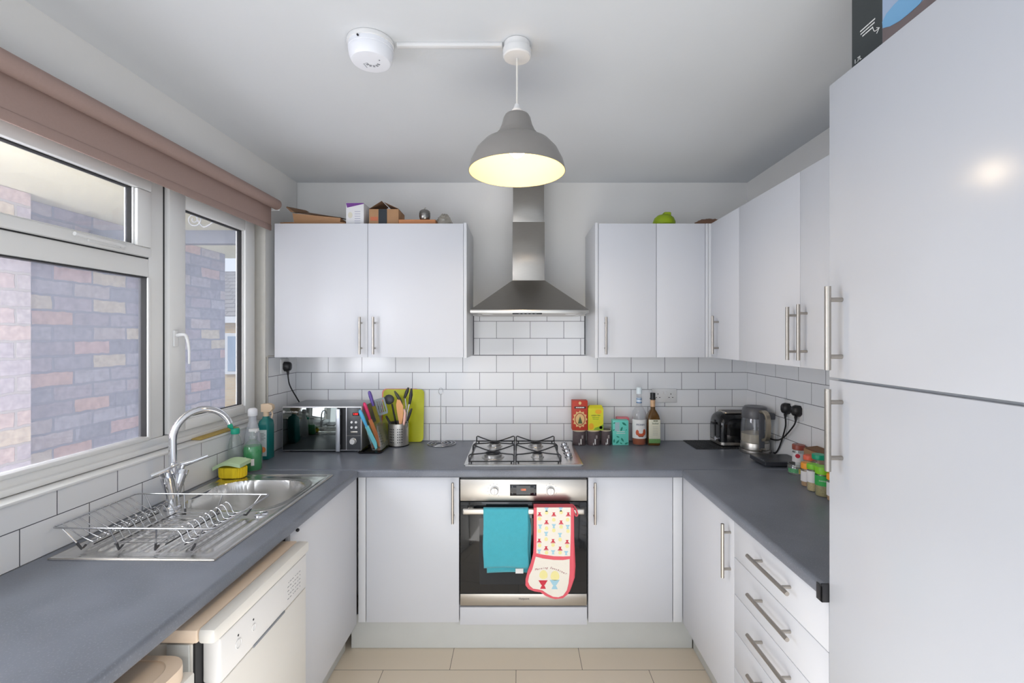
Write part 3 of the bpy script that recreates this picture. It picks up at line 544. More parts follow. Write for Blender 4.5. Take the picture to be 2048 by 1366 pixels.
def cup(mb, x, y, s, m): 
    for q in ([(-26, 24), (26, 24), (10, -2), (-10, -2)], [(-6, -2), (6, -2), (16, -24), (-16, -24)]):
        mb.poly([gp(x+a*s, y-c*s, GY-.002) for a, c in q], (0, -.0006, 0), m)
def egg(mb, x, y, s, m): mb.poly([gp(x+20*s*math.cos(a), y-(27 if math.sin(a) > 0 else 16)*s*math.sin(a), GY-.002) for a in [i*math.pi/9 for i in range(18)]], (0, -.0006, 0), m)
b = MB()
for x, y in ((255, 180), (440, 182), (628, 182), (345, 285), (535, 287), (250, 525), (430, 530), (614, 540), (340, 622), (522, 628)):
    xx = max(x, 250); mm = 0
    for q in ([(-30, -22), (30, -22), (8, 2), (-8, 2)], [(-20, 20), (20, 20), (6, 0), (-6, 0)]): b.poly([gp(xx+a_, y-c_, GY-.002) for a_, c_ in q], (0, -.0006, 0), 0)
    b.poly([gp(xx+a_, y-c_, GY-.002) for a_, c_ in [(-32, -26), (32, -26), (32, -31), (-32, -31)]], (0, -.0006, 0), 0)
for x, y in ((255, 250), (440, 262), (620, 262), (345, 170), (535, 165), (345, 375), (440, 400), (535, 355), (625, 410), (252, 410), (255, 595), (430, 590), (614, 605), (340, 515), (522, 520), (345, 690), (522, 690)): egg(b, x, y, 1.15, 2)
for x, y in ((262, 345), (440, 340), (620, 350), (340, 440), (520, 455), (345, 125), (530, 122), (250, 670), (430, 680), (600, 690)): cup(b, x, y, 1.1, 1)
link(b, 'egg_cup_print', [red, blu, yel], pan)
b = MB(); egg(b, 305, 985, 2.7, 2); egg(b, 455, 1000, 2.9, 2); cup(b, 300, 1100, 2.3, 0); cup(b, 450, 1100, 2.5, 1)
link(b, 'egg_cup_print', [red, blu, yel], pk)
wm = mat('maroon_thread', (150, 50, 75), .8)
for i, chh in enumerate('Morning Sunshine!'):
    t = i/16; x = 205+t*390; y = 905-26*math.sin(t*math.pi*.9)+62*max(0, t-.45)**1.2*2
    if chh != ' ': write(chh, .0125, gp(x, y, GY-.0026), FACE_Y, wm, pk, 'embroidered_letter', rot=.35-1.25*t, shear=.3)
b = MB(); b.tube(bez([gp(690, 110, 2.128), gp(660, 75, 2.135), gp(690, 68, 2.14), gp(730, 120, 2.128), gp(750, 190, 2.128), gp(725, 205, 2.126), gp(700, 150, 2.124)], 6), .0035, n=8); link(b, 'hanging_loop', pinkc, og)
# ------------------------------------------------------------------ hob
HX0, HX1, HY0, HY1, HZ = -.256, .310, 2.195, 2.693, ZW+.001
hb = thing('gas_hob', 'stainless steel four-burner gas hob with control knobs on its right', 'hob', ((HX0+HX1)/2, 2.44, HZ))
b = MB(); rr = rrect(HX0, HY0, HX1, HY1, .012); r2 = rrect(HX0+.006, HY0+.006, HX1-.006, HY1-.006, .010); r3 = rrect(HX0+.02, HY0+.02, HX1-.02, HY1-.02, .02)
b.loft([[(x, y, HZ) for x, y in rr], [(x, y, HZ+.006) for x, y in rr], [(x, y, HZ+.009) for x, y in r2], [(x, y, HZ+.006) for x, y in r3]]); link(b, 'hob_plate', sink_m, hb)
for (bx, by, br) in ((-.126, 2.345, .046), (-.128, 2.575, .034), (.098, 2.345, .027), (.098, 2.575, .034)):
    bu = link(MB().lathe((bx, by, HZ+.0065), [(br*1.25, 0), (br*1.2, .003), (br*.95, .004), (br*.95, .014), (br, .016), (br*.96, .018), (0, .018)], 32), 'burner', mat('burner_alloy', (190, 190, 190), .35, .9), hb)
    link(MB().lathe((bx, by, HZ+.0247), [(br*.82, 0), (br*.84, .003), (br*.78, .006), (0, .0065)], 32), 'burner_cap', blk_iron, bu)
    link(MB().cyl((bx+.004, by-br*1.12, HZ+.007), (bx+.004, by-br*1.12, HZ+.021), .0022, n=8), 'spark_pin', white_p, bu)
for gx0, gx1 in ((-.236, -.020), (-.010, .206)):
    b = MB(); zf, zt2, r = HZ+.014, HZ+.046, .0032; yA, yB, cxm = 2.232, 2.662, (gx0+gx1)/2; ym = (yA+yB)/2
    b.tube([(gx0, yA, zf), (gx1, yA, zf), (gx1, yB, zf), (gx0, yB, zf)], r*1.05, closed=True, n=8)
    for ya, yb_ in ((yA+.005, ym-.008), (ym+.008, yB-.005)):
        yc = (ya+yb_)/2
        for (s0, s1) in (((gx0, ya), (gx1, yb_)), ((gx1, ya), (gx0, yb_))):
            p = [(s0[0], s0[1], zf), (s0[0], s0[1], zt2-.006)]+[(s0[0]+(s1[0]-s0[0])*k, s0[1]+(s1[1]-s0[1])*k, zt2-.012*math.sin(math.pi*k)) for k in (.03, .12, .3, .5, .7, .88, .97)]+[(s1[0], s1[1], zt2-.006), (s1[0], s1[1], zf)]
            b.tube(p, r, n=8)
    for xx_ in (gx0+.012, gx1-.012):
        for yy_ in (yA, yB): b.cyl((xx_, yy_, HZ+.0065), (xx_, yy_, zf), .004, n=10)
    link(b, 'pan_support', blk_iron, hb)
for i in range(4):
    ky = 2.345+i*.075; kx = .255-(i*.0)
    link(MB().lathe((kx, ky, HZ+.0065), [(.020, 0), (.020, .004), (.0165, .006), (.015, .02), (.0135, .022), (0, .022)], 24).box(kx-.003, ky-.015, HZ+.028, kx+.003, ky+.015, HZ+.037, .001), 'knob', mat('chrome_knob', (185, 185, 188), .15, 1), hb)
# ------------------------------------------------------------------ sink, tap, rack
U0, U1, VA, VB = .033, .500, .676, 1.462; NU, NV = 96, 160
def smooth(t): t = max(0, min(1, t)); return t*t*(3-2*t)
def sz(u, v):
    z = ZW+.0045; e = min(u-U0, U1-u, v-VA, VB-v)
    if e < .008: z -= .0035*(1-e/.008)**2
    elif .014 < e: z -= .0025*smooth((e-.014)/.008)
    k = ((abs(u-.270)/.187)**3.2+(abs(v-.925)/.170)**3.2)
    if k < 1.0: z -= .148*smooth((1-k)/.32)
    k2 = (abs(u-.270)/.200)**4+(abs(v-.925)/.186)**4
    if 1 < k2 < 1.22: z += .0012
    if 1.17 < v < 1.42 and .085 < u < .46: 
        f = (u % .036)/.036; z += .0042*smooth(min(f, 1-f)*5-.7)*smooth((v-1.17)/.02)*smooth((1.42-v)/.02)
    return z
b = MB(ML); vs, fs = [], []
for j in range(NV+1):
    for i in range(NU+1):
        u, v = U0+(U1-U0)*i/NU, VA+(VB-VA)*j/NV; vs.append((u, -v, sz(u, v)))
for j in range(NV):
    for i in range(NU): q = j*(NU+1)+i; fs.append((q, q+1, q+NU+2, q+NU+1))
sk = thing('sink', 'stainless steel inset sink with bowl and ribbed drainer under the window', 'sink', ML @ Vector((.27, -1.07, ZW+.001)))
b.add(vs, fs); link(b, 'basin_and_drainer', sink_m, sk, smooth=40)
b = MB(ML); b.tube([(U0+.002, -VA-.002, ZW+.0022), (U1-.002, -VA-.002, ZW+.0022), (U1-.002, -VB+.002, ZW+.0022), (U0+.002, -VB+.002, ZW+.0022)], .0019, closed=True, n=6); link(b, 'rim_edge', nickel, sk)
b = MB(ML); b.lathe((.27, -.92, ZW-.143), [(.040, 0), (.040, .003), (.030, .004), (.028, .001), (0, .001)], 28); wf = link(b, 'waste_fitting', chrome, sk)
b = MB(ML); b.lathe((.442, -1.135, ZW+.002), [(.022, 0), (.022, .003), (.019, .005), (0, .0055)], 28); link(b, 'overflow_plug', chrome, sk)
tp = thing('kitchen_tap', 'chrome swan-neck mixer tap with two levers behind the sink', 'tap', ML @ Vector((.088, -1.125, ZW)))
TU, TV = .092, 1.082
b = MB(ML); b.lathe((TU, -TV, ZW+.003), [(.027, 0), (.027, .006), (.022, .010), (.019, .04), (.018, .085), (.016, .088), (0, .088)], 28)
for s in (-1, 1):                                                     # V-shaped side barrels that carry the levers
    b.cyl((TU, -TV, ZW+.03), (TU+.006, -TV+s*.030, ZW+.118), .014, r2=.022, n=20)
link(b, 'tap_body', chrome, tp)
dirv = Vector((.112, .152, 0)).normalized(); base = Vector((TU, -TV, 0)); R = .094
pts = [base+Vector((0, 0, ZW+.085)), base+Vector((0, 0, 1.05)), base+Vector((0, 0, 1.155))]
pts += [base+dirv*(R-R*math.cos(a))+Vector((0, 0, 1.158+R*1.02*math.sin(a))) for a in [math.pi*k/20 for k in range(1, 19)]]
b = MB(ML); b.tube(pts, .0125, n=20); link(b, 'spout', chrome, tp)
for s in (-1, 1):
    e = Vector((TU+.006, -TV+s*.030, ZW+.118)); b = MB(ML)
    b.cyl(e, e+Vector((.002, s*.006, .014)), .0225, r2=.0215, n=24); b.cyl(e+Vector((0, 0, .01)), e+Vector((.004, s*.006, .03)), .009, n=14)
    q = e+Vector((.004, s*.006, .032)); b.tube([q+Vector((-.006, -.002*s, 0)), q+Vector((.03, .012, .008)), q+Vector((.066, .038, .022))] if s > 0 else [q+Vector((-.03, -.034, -.012)), q+Vector((-.004, -.01, .0)), q+Vector((.012, .03, .012))], [.0085, .0078, .0062], n=14)
    link(b, 'lever', chrome, tp)
# dish rack
RU0, RU1, RV0, RV1, RZ = .014, .478, 1.145, 1.430, .985
fz = ZW+.008; bu0, bu1 = .088, .405
rk = thing('dish_rack', 'empty wire dish drying rack standing on the sink drainer', 'dish rack', ML @ Vector((.25, -1.27, fz)))
b = MB(ML); b.tube([(x, -y, RZ) for x, y in rrect(RU0, RV0, RU1, RV1, .012, 3)], .0026, closed=True, n=8); link(b, 'rim', wire, rk)
L1 = ML
for u in (bu0, .195, .300, bu1):                                      # long legs that run down, under and up again
    top = RU0+(u-bu0)*(RU1-RU0-.06)/(bu1-bu0)+.03
    b = MB(ML); b.tube([(top, -RV1, RZ), (u+.002, -(RV1-.012), fz+.004), (u+.001, -(RV1-.018), fz+.003), (u, -(RV1-.035), fz+.012), (u, -(RV0+.04), fz+.012), (u, -(RV0+.016), fz+.004), (top, -RV0, RZ)], .002, n=7); lg = link(b, 'leg', wire, rk)
    for vv, sgn in ((RV1-.012, 1), (RV0+.016, -1)): link(MB(ML).tube([(u+.002+(top-u)*.28, -(vv+sgn*.004), fz+.022), (u+.001, -vv, fz+.003), (u, -(vv-sgn*.013), fz+.009)], .0034, n=8), 'rubber_foot', wire_dk, lg)
NR = 10
for i in range(NR):
    v = RV0+.030+(RV1-RV0-.060)*i/(NR-1); zb_ = fz+.015
    l = bez([(RU0, -v, RZ), (.060, -v, RZ-.030), (.092, -v, zb_+.006), (.112, -v, zb_+.002), (.128, -v, zb_+.024), (.143, -v, zb_+.036), (.158, -v, zb_+.026), (.172, -v, zb_)], 4)
    m_ = bez([(.320, -v, zb_), (.334, -v, zb_+.026), (.347, -v, zb_+.036), (.360, -v, zb_+.026), (.372, -v, zb_+.002), (.395, -v, zb_+.004), (.425, -v, zb_+.020), (RU1, -v, RZ)], 4)
    b = MB(ML); b.tube(l+m_, .0016, n=6); link(b, 'plate_wire', wire, rk)
for u in (.112, .172, .320, .376): link(MB(ML).tube([(u, -(RV0+.025), fz+.0115), (u, -(RV1-.025), fz+.0115)], .002, n=6), 'base_rail', wire_dk, rk)
# ------------------------------------------------------------------ dishwasher and washing machine
v0, v1 = 1.192, 1.662; UF = .637
dw = thing('dishwasher', 'slimline cream dishwasher with its lid jutting out past the left worktop', 'dishwasher', ML @ Vector((.36, -1.43, 0)))
def LB(mb, u0, va, z0, u1, vb, z1, bev=.002, m=None): mb.M = ML; return mb.box(u0, -va, z0, u1, -vb, z1, bev, m)
link(LB(MB(), .12, v0+.006, .02, UF-.055, v1-.006, .812, .002), 'body', cream_p, dw)
link(LB(MB(), .10, v0, .818, UF-.042, v1, .8485, .003), 'lid', cream_top, dw)
link(LB(MB(), UF-.0415, v0, .815, UF, v1, .851, .009), 'lid_front', cream_p, dw)
dd = link(LB(MB(), UF-.048, v0+.008, .10, UF-.008, v1-.03, .70, .004), 'door', cream_p, dw)
cp = link(LB(MB(), UF-.050, v0+.008, .703, UF-.006, v1-.03, .811, .006), 'control_panel', mat('appliance_white', (222, 221, 220), .35), dw)
link(LB(MB(), UF-.007, 1.34, .700, UF-.0045, 1.50, .7065, .001), 'grip', greyink, dw)
link(LB(MB(), UF-.056, v0+.02, .10, UF-.050, v1-.007, .812, 0), 'door_seal', blk, dw)
link(LB(MB(), UF-.030, v0+.012, .02, UF-.026, v1-.012, .097, .001), 'kick_plate', cream_p, dw)
for vv, r in ((1.565, .011), (1.50, .008)):
    b = MB(ML); c = Vector((UF-.006, -vv, .755)); ring = [c+Vector((.0012, r*math.cos(a), r*math.sin(a))) for a in [2*math.pi*i/20 for i in range(20)]]; b.tube(ring, .0008, closed=True, n=6); b.cyl(c, c+Vector((.001, 0, 0)), r*.85, n=20)
    k = link(b, 'button', greyink if False else white_p, cp); link(MB(ML).cyl(c+Vector((0, 0, .021)), c+Vector((.001, 0, .021)), .0026, n=10), 'indicator', blk, cp)
b = MB(ML)
for i in range(6):
    for j in range(5): b.box(UF-.0062, -(1.245+i*.014), .728+j*.012, UF-.0052, -(1.245+i*.014+(.009 if (i+j) % 3 else .004)), .7292+j*.012)
link(b, 'printed_text', greyink, cp)
link(LB(MB(), UF-.112, v1-.004, .05, UF-.06, v1+.001, .815, .001), 'side_strip', mat('grey_side', (196, 198, 196), .4), dw)
v0, v1 = 1.700, 2.30; UM = .622
wmn = thing('washing_machine', 'cream washing machine nearest the camera under the left worktop', 'washing machine', ML @ Vector((.32, -2.0, 0)))
link(LB(MB(), .06, v0, .02, UM-.03, v1, .785, .012), 'body', cream_p, wmn)
b = MB(ML); rr = rrect(.07, -v1+.002, UM-.004, -v0-.002, .05, 8); ri = rrect(.085, -v1+.02, UM-.03, -v0-.02, .045, 8)
b.loft([[(x, y, .787) for x, y in rr], [(x, y, .812) for x, y in rr], [(x*.998+.0004, y, .818) for x, y in rr], [(x, y, .820) for x, y in ri], [(x*.985+.004, y*.998, .816) for x, y in ri]]); link(b, 'worktop_lid', cream_top, wmn)
fp = link(LB(MB(), UM-.029, v0+.003, .65, UM, v1-.003, .786, .006), 'control_panel', cream_p, wmn); link(LB(MB(), UM-.029, v0+.003, .02, UM-.004, v1-.003, .648, .004), 'front_panel', cream_p, wmn)
link(LB(MB(), UM-.001, v0+.05, .742, UM+.0008, v0+.22, .7435, 0), 'seam', greyink, fp); link(LB(MB(), UM-.001, v0+.10, .69, UM+.001, v0+.15, .72, 0), 'display', gryp, fp)
# ------------------------------------------------------------------ microwave
YM = 2.460; mx0, mx1 = XX(564.5, YM), XX(723, YM); mz0, mz1 = ZW+.012, 1.154
mw = thing('microwave', 'silver microwave with mirrored door in the left corner of the worktop', 'microwave', ((mx0+mx1)/2, 2.6, ZW))
link(MB().box(mx0+.002, YM+.016, mz0, mx1-.001, D-.012, mz1-.002, .003), 'casing', mat('silver_casing', (150, 152, 156), .35, .75), mw)
fr = link(MB().box(mx0, YM, mz0-.002, mx1, YM+.0155, mz1, .003), 'front_frame', mat('silver_trim', (205, 205, 208), .3, .6), mw)
hxm = XX(675, YM); dm = link(MB().box(mx0+.004, YM-.003, mz0+.003, hxm-.001, YM-.0002, mz1-.006, .001), 'door_glass', mat('mirror_glass', (118, 124, 122), .03, 1), mw)
write('Russell Hobbs', .0125, (mx0+.050, YM-.0034, mz1-.028), FACE_Y, white_p, dm, 'logo')
b = MB(); lx = mx0+.0105; b.box(lx-.004, YM-.0037, mz1-.034, lx+.003, YM-.0031, mz1-.021, .001); link(b, 'logo_mark', white_p, dm)
link(MB().box(hxm, YM-.026, mz0-.001, hxm+.022, YM-.0205, mz1-.010, .002).box(hxm+.002, YM-.0205, mz0+.01, hxm+.016, YM-.0005, mz0+.03, .001).box(hxm+.002, YM-.0205, mz1-.045, hxm+.016, YM-.0005, mz1-.025, .001), 'handle', mat('silver_handle', (190, 194, 202), .35, .7), mw)
link(MB().box(hxm, YM-.0012, mz0+.003, XX(692, YM), YM-.0002, mz1-.006), 'recess', blk, mw)
px0, px1 = XX(693.5, YM), mx1-.003; cp = link(MB().box(px0, YM-.003, mz0+.003, px1, YM-.0002, mz1-.006, .001), 'control_panel', mat('charcoal_panel', (66, 68, 72), .3, noise=.1, nscale=300), mw)
pc = (px0+px1)/2; zt = mz1-.006
link(MB().box(pc-.006, YM-.0036, zt-.042, px1-.008, YM-.0031, zt-.026), 'display', blk_gloss, cp)
write('1350', .0135, (pc+.010, YM-.0040, zt-.034), FACE_Y, mat('red_digits', (80, 10, 10), .5, emit=(255, 50, 50), estr=2.2), cp, 'digits')
for i in range(2):
    for j in range(2):
        c = Vector((pc-.010+i*.023, YM-.0031, zt-.077-j*.027)); link(MB().lathe(c, [(.0065, 0), (.0065, .003), (.005, .0042), (0, .0042)], 18, axis='Y'), 'button', white_p, cp)
c = Vector((pc+.003, YM-.0031, zt-.104)); link(MB().box(pc-.016, YM-.0036, zt-.134, pc+.020, YM-.0031, zt-.124, .0002), 'start_button', nickel, cp)
link(MB().box(px0+.001, YM-.0036, zt-.148, px1-.001, YM-.0031, zt-.1468), 'divider', nickel, cp)
c = Vector((pc-.002, YM-.0031, zt-.177)); link(MB().lathe(c, [(.018, 0), (.018, .004), (.0155, .006), (.0145, .016), (.013, .018), (0, .018)], 28, axis='Y').box(c.x-.002, c.y-.0215, c.z-.012, c.x+.002, c.y-.018, c.z+.012, .0008), 'knob', mat('silver_dial', (214, 214, 214), .25, .5), cp)
for fx in (mx0+.03, mx1-.03): link(MB().cyl((fx, YM+.04, ZW+.0006), (fx, YM+.04, mz0+.001), .010, n=14).cyl((fx, D-.06, ZW+.0006), (fx, D-.06, mz0+.001), .010, n=14), 'foot', blk, mw)
# ------------------------------------------------------------------ sockets, plugs, cords
def socket_y(x0, x1, z0, z1):
    s = thing('wall_socket', 'white double socket on the back wall tiles, half behind the brown bottle', 'socket', ((x0+x1)/2, D, z0)); y = D-.0005
    pl = link(MB().box(x0, y-.008, z0, x1, y, z1, .0025), 'face_plate', white_p, s); cx_ = (x0+x1)/2; cz = (z0+z1)/2
    b = MB()
    for sx in (-.038, .038):
        b.box(cx_+sx-.0015-.0, y-.0086, cz+.006, cx_+sx+.0025, y-.0081, cz+.014)
        for k in (-.010, .011): b.box(cx_+sx+k-.0035, y-.0086, cz-.012, cx_+sx+k+.0035, y-.0081, cz-.008)
    link(b, 'pin_hole', ink, pl)
    for sx in (-.010, .010): link(MB().box(cx_+sx-.006, y-.0105, cz+.010, cx_+sx+.006, y-.0081, cz+.026, .001), 'switch', white_p, pl)
socket_y(XX(1303.5, D), XX(1352, D), EZ-(805-CY)/F*D, EZ-(777-CY)/F*D)
s = thing('wall_socket', 'white double socket on the right wall with two black plugs in it', 'socket', (XR, 2.267, 1.125)); x = XR-.0005
pl = link(MB().box(x-.008, 2.194, 1.124, x, 2.340, 1.210, .0025), 'face_plate', white_p, s)
for yy in (2.277, 2.257): link(MB().box(x-.0105, yy-.006, 1.185, x-.0081, yy+.006, 1.201, .001), 'switch', white_p, pl)
s = thing('wall_socket', 'white socket on the left wall under the wall cabinet, with one plug', 'socket', ML @ Vector((0, -.15, 1.31)))
link(LB(MB(), .0005, .105, 1.318, .0085, .190, 1.400, .002), 'face_plate', white_p, s)
def plug(c, n, pts, label, clabel):
    c = Vector(c); n = Vector(n); r = Vector((0, 0, 1)).cross(n).normalized(); t = thing('plug', label, 'plug', c); b = MB()
    def ring(d, w, h, zoff=0): return [c+n*d+r*(w*x)+Vector((0, 0, h*z+zoff)) for x, z in [(-.6, 1), (.6, 1), (1, .55), (1, -.5), (.45, -1), (-.45, -1), (-1, -.5), (-1, .55)]]
    b.loft([ring(0, .024, .026), ring(.010, .0245, .027), ring(.026, .019, .023), ring(.032, .014, .018)]); link(b, 'plug_body', blk, t, 50)
    q = c+n*.016+Vector((0, 0, -.026)); b = MB(); b.cyl(q, q+Vector((0, 0, -.022)), .008, r2=.0045, n=12); link(b, 'strain_relief', blk, t)
    p0 = q+Vector((0, 0, -.020)); b = MB(); b.tube(bez([p0]+[Vector(v) for v in pts], 8), .0036, n=10); link(b, 'cord', blk, t, 60); return t
plug((XR-.0088, 2.302, 1.168), (-1, 0, 0), [(1.332, 2.315, 1.08), (1.336, 2.35, 1.01), (1.339, 2.385, .955), (1.342, 2.42, .920), (1.343, 2.44, .9145)], 'black plug at the left of the right wall socket', '')
plug((XR-.0088, 2.215, 1.170), (-1, 0, 0), [(1.325, 2.24, 1.09), (1.325, 2.33, 1.015), (1.336, 2.43, .985), (1.343, 2.56, .98), (1.343, 2.66, .97)], 'squarish black plug at the right of the right wall socket', '')
plug(ML @ Vector((.009, -.15, 1.357)), ML.to_3x3() @ Vector((1, 0, 0)), [ML @ Vector((.028, -.135, 1.25)), ML @ Vector((.050, -.09, 1.165)), ML @ Vector((.052, -.03, 1.10)), ML @ Vector((.054, -.009, 1.0))], 'black plug on the left wall with a cord falling behind the microwave', '')
# ------------------------------------------------------------------ knife holder and knives, tray
tr = thing('tray', 'shallow black tray between the microwave and the utensil pot', 'tray', (-.77, 2.56, ZW)); b = MB()
o, i2 = rrect(-.845, 2.430, -.712, 2.70, .02), rrect(-.840, 2.435, -.717, 2.695, .017)
b.loft([[(x, y, ZW+.0005) for x, y in i2], [(x, y, ZW+.010) for x, y in o], [(x, y, ZW+.010) for x, y in i2], [(x, y, ZW+.003) for x, y in rrect(-.834, 2.442, -.724, 2.688, .014)]]); b.v = [Vector((max(v.x, -.826), v.y, v.z)) if v.y > 2.458 else v for v in b.v]; link(b, 'tray_base', blk_gloss, tr)
acr = glass_mat('clear_acrylic', (.93, .95, .93), .08, .06)
kb = thing('knife_stand', 'clear acrylic knife stand leaning beside the microwave', 'knife stand', (-.75, 2.56, ZW+.01))
def slab(mb, x0, z0, x1, z1, ya, yb, t=.004): mb.loft([[(x0, ya, z0), (x0+t, ya, z0), (x1+t, ya, z1), (x1, ya, z1)], [(x0, yb, z0), (x0+t, yb, z0), (x1+t, yb, z1), (x1, yb, z1)]]); return mb
b = MB(); slab(b, -.772, ZW+.0105, -.808, ZW+.135, 2.462, 2.66); slab(b, -.728, ZW+.0105, -.752, ZW+.150, 2.462, 2.66); b.box(-.772, 2.462, ZW+.0105, -.724, 2.66, ZW+.0135); link(b, 'holder', acr, kb)
blade_m = mat('blade_steel', (200, 204, 206), .2, 1)
def knife(tip, neck, end, hcol, bcol, label, w=.011):
    tip, neck, end = Vector(tip), Vector(neck), Vector(end); t = thing('kitchen_knife', label, 'knife', end, 'knives in the acrylic stand')
    hm = mat('handle_'+label.split()[0], hcol, .35); b = MB(); d = (neck-tip); b.tube([tip, tip+d*.08, tip+d*.35, tip+d*.7, neck], [w*.35, w*.8, w*.95, w*.8, w*.6], n=12); link(b, 'handle', hm, t, 60)
    b = MB(); a = (end-neck).normalized(); s = a.cross(Vector((0, 1, 0))).normalized()
    b.loft([[neck+s*.010+Vector((0, -.0008, 0)), neck-s*.010+Vector((0, -.0008, 0)), neck-s*.010+Vector((0, .0008, 0)), neck+s*.010+Vector((0, .0008, 0))], [end-a*.03+s*.012+Vector((0, -.0006, 0)), end-a*.03-s*.010+Vector((0, -.0006, 0)), end-a*.03-s*.010+Vector((0, .0006, 0)), end-a*.03+s*.012+Vector((0, .0006, 0))], [end+s*.001+Vector((0, -.0005, 0)), end-s*.010+Vector((0, -.0005, 0)), end-s*.010+Vector((0, .0005, 0)), end+s*.001+Vector((0, .0005, 0))]])
    link(b, 'blade', mat('blade_'+label.split()[0], bcol, .3, .2), t)
knife(P(719, 820, 2.44), P(733, 852, 2.475), (-.752, 2.480, ZW+.018), (90, 180, 225), (110, 190, 200), 'blue handled kitchen knife at the front of the stand')
knife(P(728, 805, 2.50), P(740, 839, 2.52), (-.748, 2.53, ZW+.018), (225, 55, 110), (224, 140, 90), 'pink handled kitchen knife between the blue and the purple one')
knife(P(738, 782, 2.59), P(747, 812, 2.60), (-.746, 2.61, ZW+.018), (105, 85, 165), (160, 150, 60), 'purple handled kitchen knife, the tallest in the stand')
# ------------------------------------------------------------------ utensil pot and utensils
PX, PY, PR = -.675, 2.628, .0575; z0 = ZW+.0008; pt = thing('utensil_pot', 'perforated stainless steel pot full of cooking utensils', 'utensil pot', (PX, PY, z0))
b = MB(); b.lathe((PX, PY, z0), [(PR, .006), (PR, .126), (PR+.0015, .128), (PR-.002, .128), (PR-.002, .008), (0, .008)], 48, c0=True); sl_ = link(b, 'pot_wall', steel, pt)
link(MB().lathe((PX, PY, z0), [(PR+.001, 0), (PR+.001, .0055), (0, .0055)], 48), 'base_ring', blk, pt)
b = MB()
for g in (-118, -72):
    for i in range(3):
        a = math.radians(g-8+i*11)
        for j in range(6):
            c = Vector((PX+PR*math.cos(a), PY+PR*math.sin(a), z0+.026+j*.0145)); n = Vector((math.cos(a), math.sin(a), 0)); b.cyl(c-n*.001, c+n*.0006, .0031, n=10)
link(b, 'perforation', blk, sl_)
pb = lambda dx, dy: Vector((PX+dx, PY+dy, z0+.020))
def uten(name, label, cat, parts):
    t = thing(name, label, cat, parts[0][1].v[0], 'cooking utensils in the steel pot')
    for n_, mb, m_ in parts: link(mb, n_, m_, t, 60)
def rod(p0, p1, r0, r1): return MB().tube([p0, p0+(Vector(p1)-p0)*.5, Vector(p1)], [r0, (r0+r1)/2, r1], n=10)
Y1 = 2.585
a0, a1 = P(772, 832, Y1), pb(.015, -.012)
hd_ = MB(); fr_ = []
A, B_, C_, D_ = P(748, 800, Y1), P(768, 794, Y1), P(777, 828, Y1), P(757, 832, Y1)
def q4(u, v): return A+(B_-A)*u+(D_-A)*v
for (u0, u1_) in ((0, .16), (.28, .36), (.46, .54), (.64, .72), (.84, 1)): hd_.poly([q4(u0, .12), q4(u1_, .12), q4(u1_, .86), q4(u0, .86)], (0, .003, 0))
hd_.poly([q4(.04, 0), q4(.96, 0), q4(1, .12), q4(0, .12)], (0, .003, 0)); hd_.poly([q4(0, .86), q4(1, .86), q4(.92, 1), q4(.1, 1)], (0, .003, 0))
uten('slotted_turner', 'grey slotted turner leaning left in the utensil pot', 'spatula', [('head', hd_, mat('steel_grey_nylon', (128, 138, 142), .35)), ('handle', rod(a0+Vector((0, .001, 0)), a1, .006, .007), blk)])
c = P(778, 799, 2.63); ld = MB(); ld.ball(c, .031, .95, .6, .9)
uten('ladle', 'black ladle standing behind the slotted turner', 'ladle', [('bowl', ld, mat('dark_nylon', (70, 72, 74), .4)), ('handle', rod(P(784, 808, 2.63), pb(.0, .02), .005, .005), blk)])
sp_ = MB(); sp_.tube([P(789, 782, 2.65), P(794, 790, 2.65), P(800, 800, 2.65), P(805, 812, 2.65)], [.004, .009, .009, .005], n=12)
uten('serving_spoon', 'dark olive spoon with its bowl above the wooden spatula', 'spoon', [('bowl', sp_, mat('olive_nylon', (74, 78, 62), .4)), ('handle', rod(P(804, 810, 2.65), pb(.022, .022), .0045, .0045), blk)])
wd = MB(); wd.poly([P(794, 799, 2.60), P(800, 800, 2.60), P(806, 812, 2.60), P(806, 835, 2.60), P(803, 850, 2.60), P(799, 850, 2.60), P(795, 830, 2.60), P(792, 810, 2.60)], (0, .006, 0))
uten('wooden_spatula', 'pale wooden spatula in the middle of the utensil pot', 'spatula', [('head', wd, mat('peach_wood', (226, 166, 112), .6, noise=.08)), ('handle', rod(P(801, 850, 2.603), pb(.014, -.006), .006, .006), mat('light_wood', (214, 160, 110), .6))])
ps = MB(); ps.tube([P(808, 818, 2.59), P(810, 826, 2.59), P(809, 840, 2.59), P(807, 850, 2.59)], [.004, .007, .008, .006], n=12)
uten('silicone_spatula', 'pale pink handle beside the wooden spatula', 'spatula', [('handle', ps, mat('pale_pink', (238, 190, 176), .5)), ('shaft', rod(P(807, 850, 2.59), pb(.026, -.010), .004, .004), blk)])
tg, tg2, tgm = MB(), MB(), MB()
tg.tube([P(817, 775, 2.63), P(814, 783, 2.63), P(809, 796, 2.63)], [.005, .010, .007], n=12); tg2.tube([P(823, 777, 2.62), P(822, 790, 2.62), P(819, 808, 2.62)], [.005, .010, .007], n=12)
tgm.tube([P(810, 794, 2.63), P(812, 812, 2.63), pb(.028, .010)], .004, n=8); tgm.tube([P(819, 806, 2.62), P(815, 822, 2.62), pb(.032, .004)], .005, n=8)
uten('tongs', 'steel tongs with two black grips, tallest in the pot', 'tongs', [('arm', tgm, wire), ('grip', tg, blk), ('grip', tg2, blk)])
bs = MB(); bs.tube([P(823, 817, 2.60), P(820, 826, 2.60), P(815, 842, 2.60)], [.005, .0075, .005], n=12)
uten('peeler', 'short black handle at the right edge of the utensil pot', 'utensil', [('handle', bs, blk), ('shaft', rod(P(815, 842, 2.60), pb(.036, -.008), .0035, .0035), wire)])
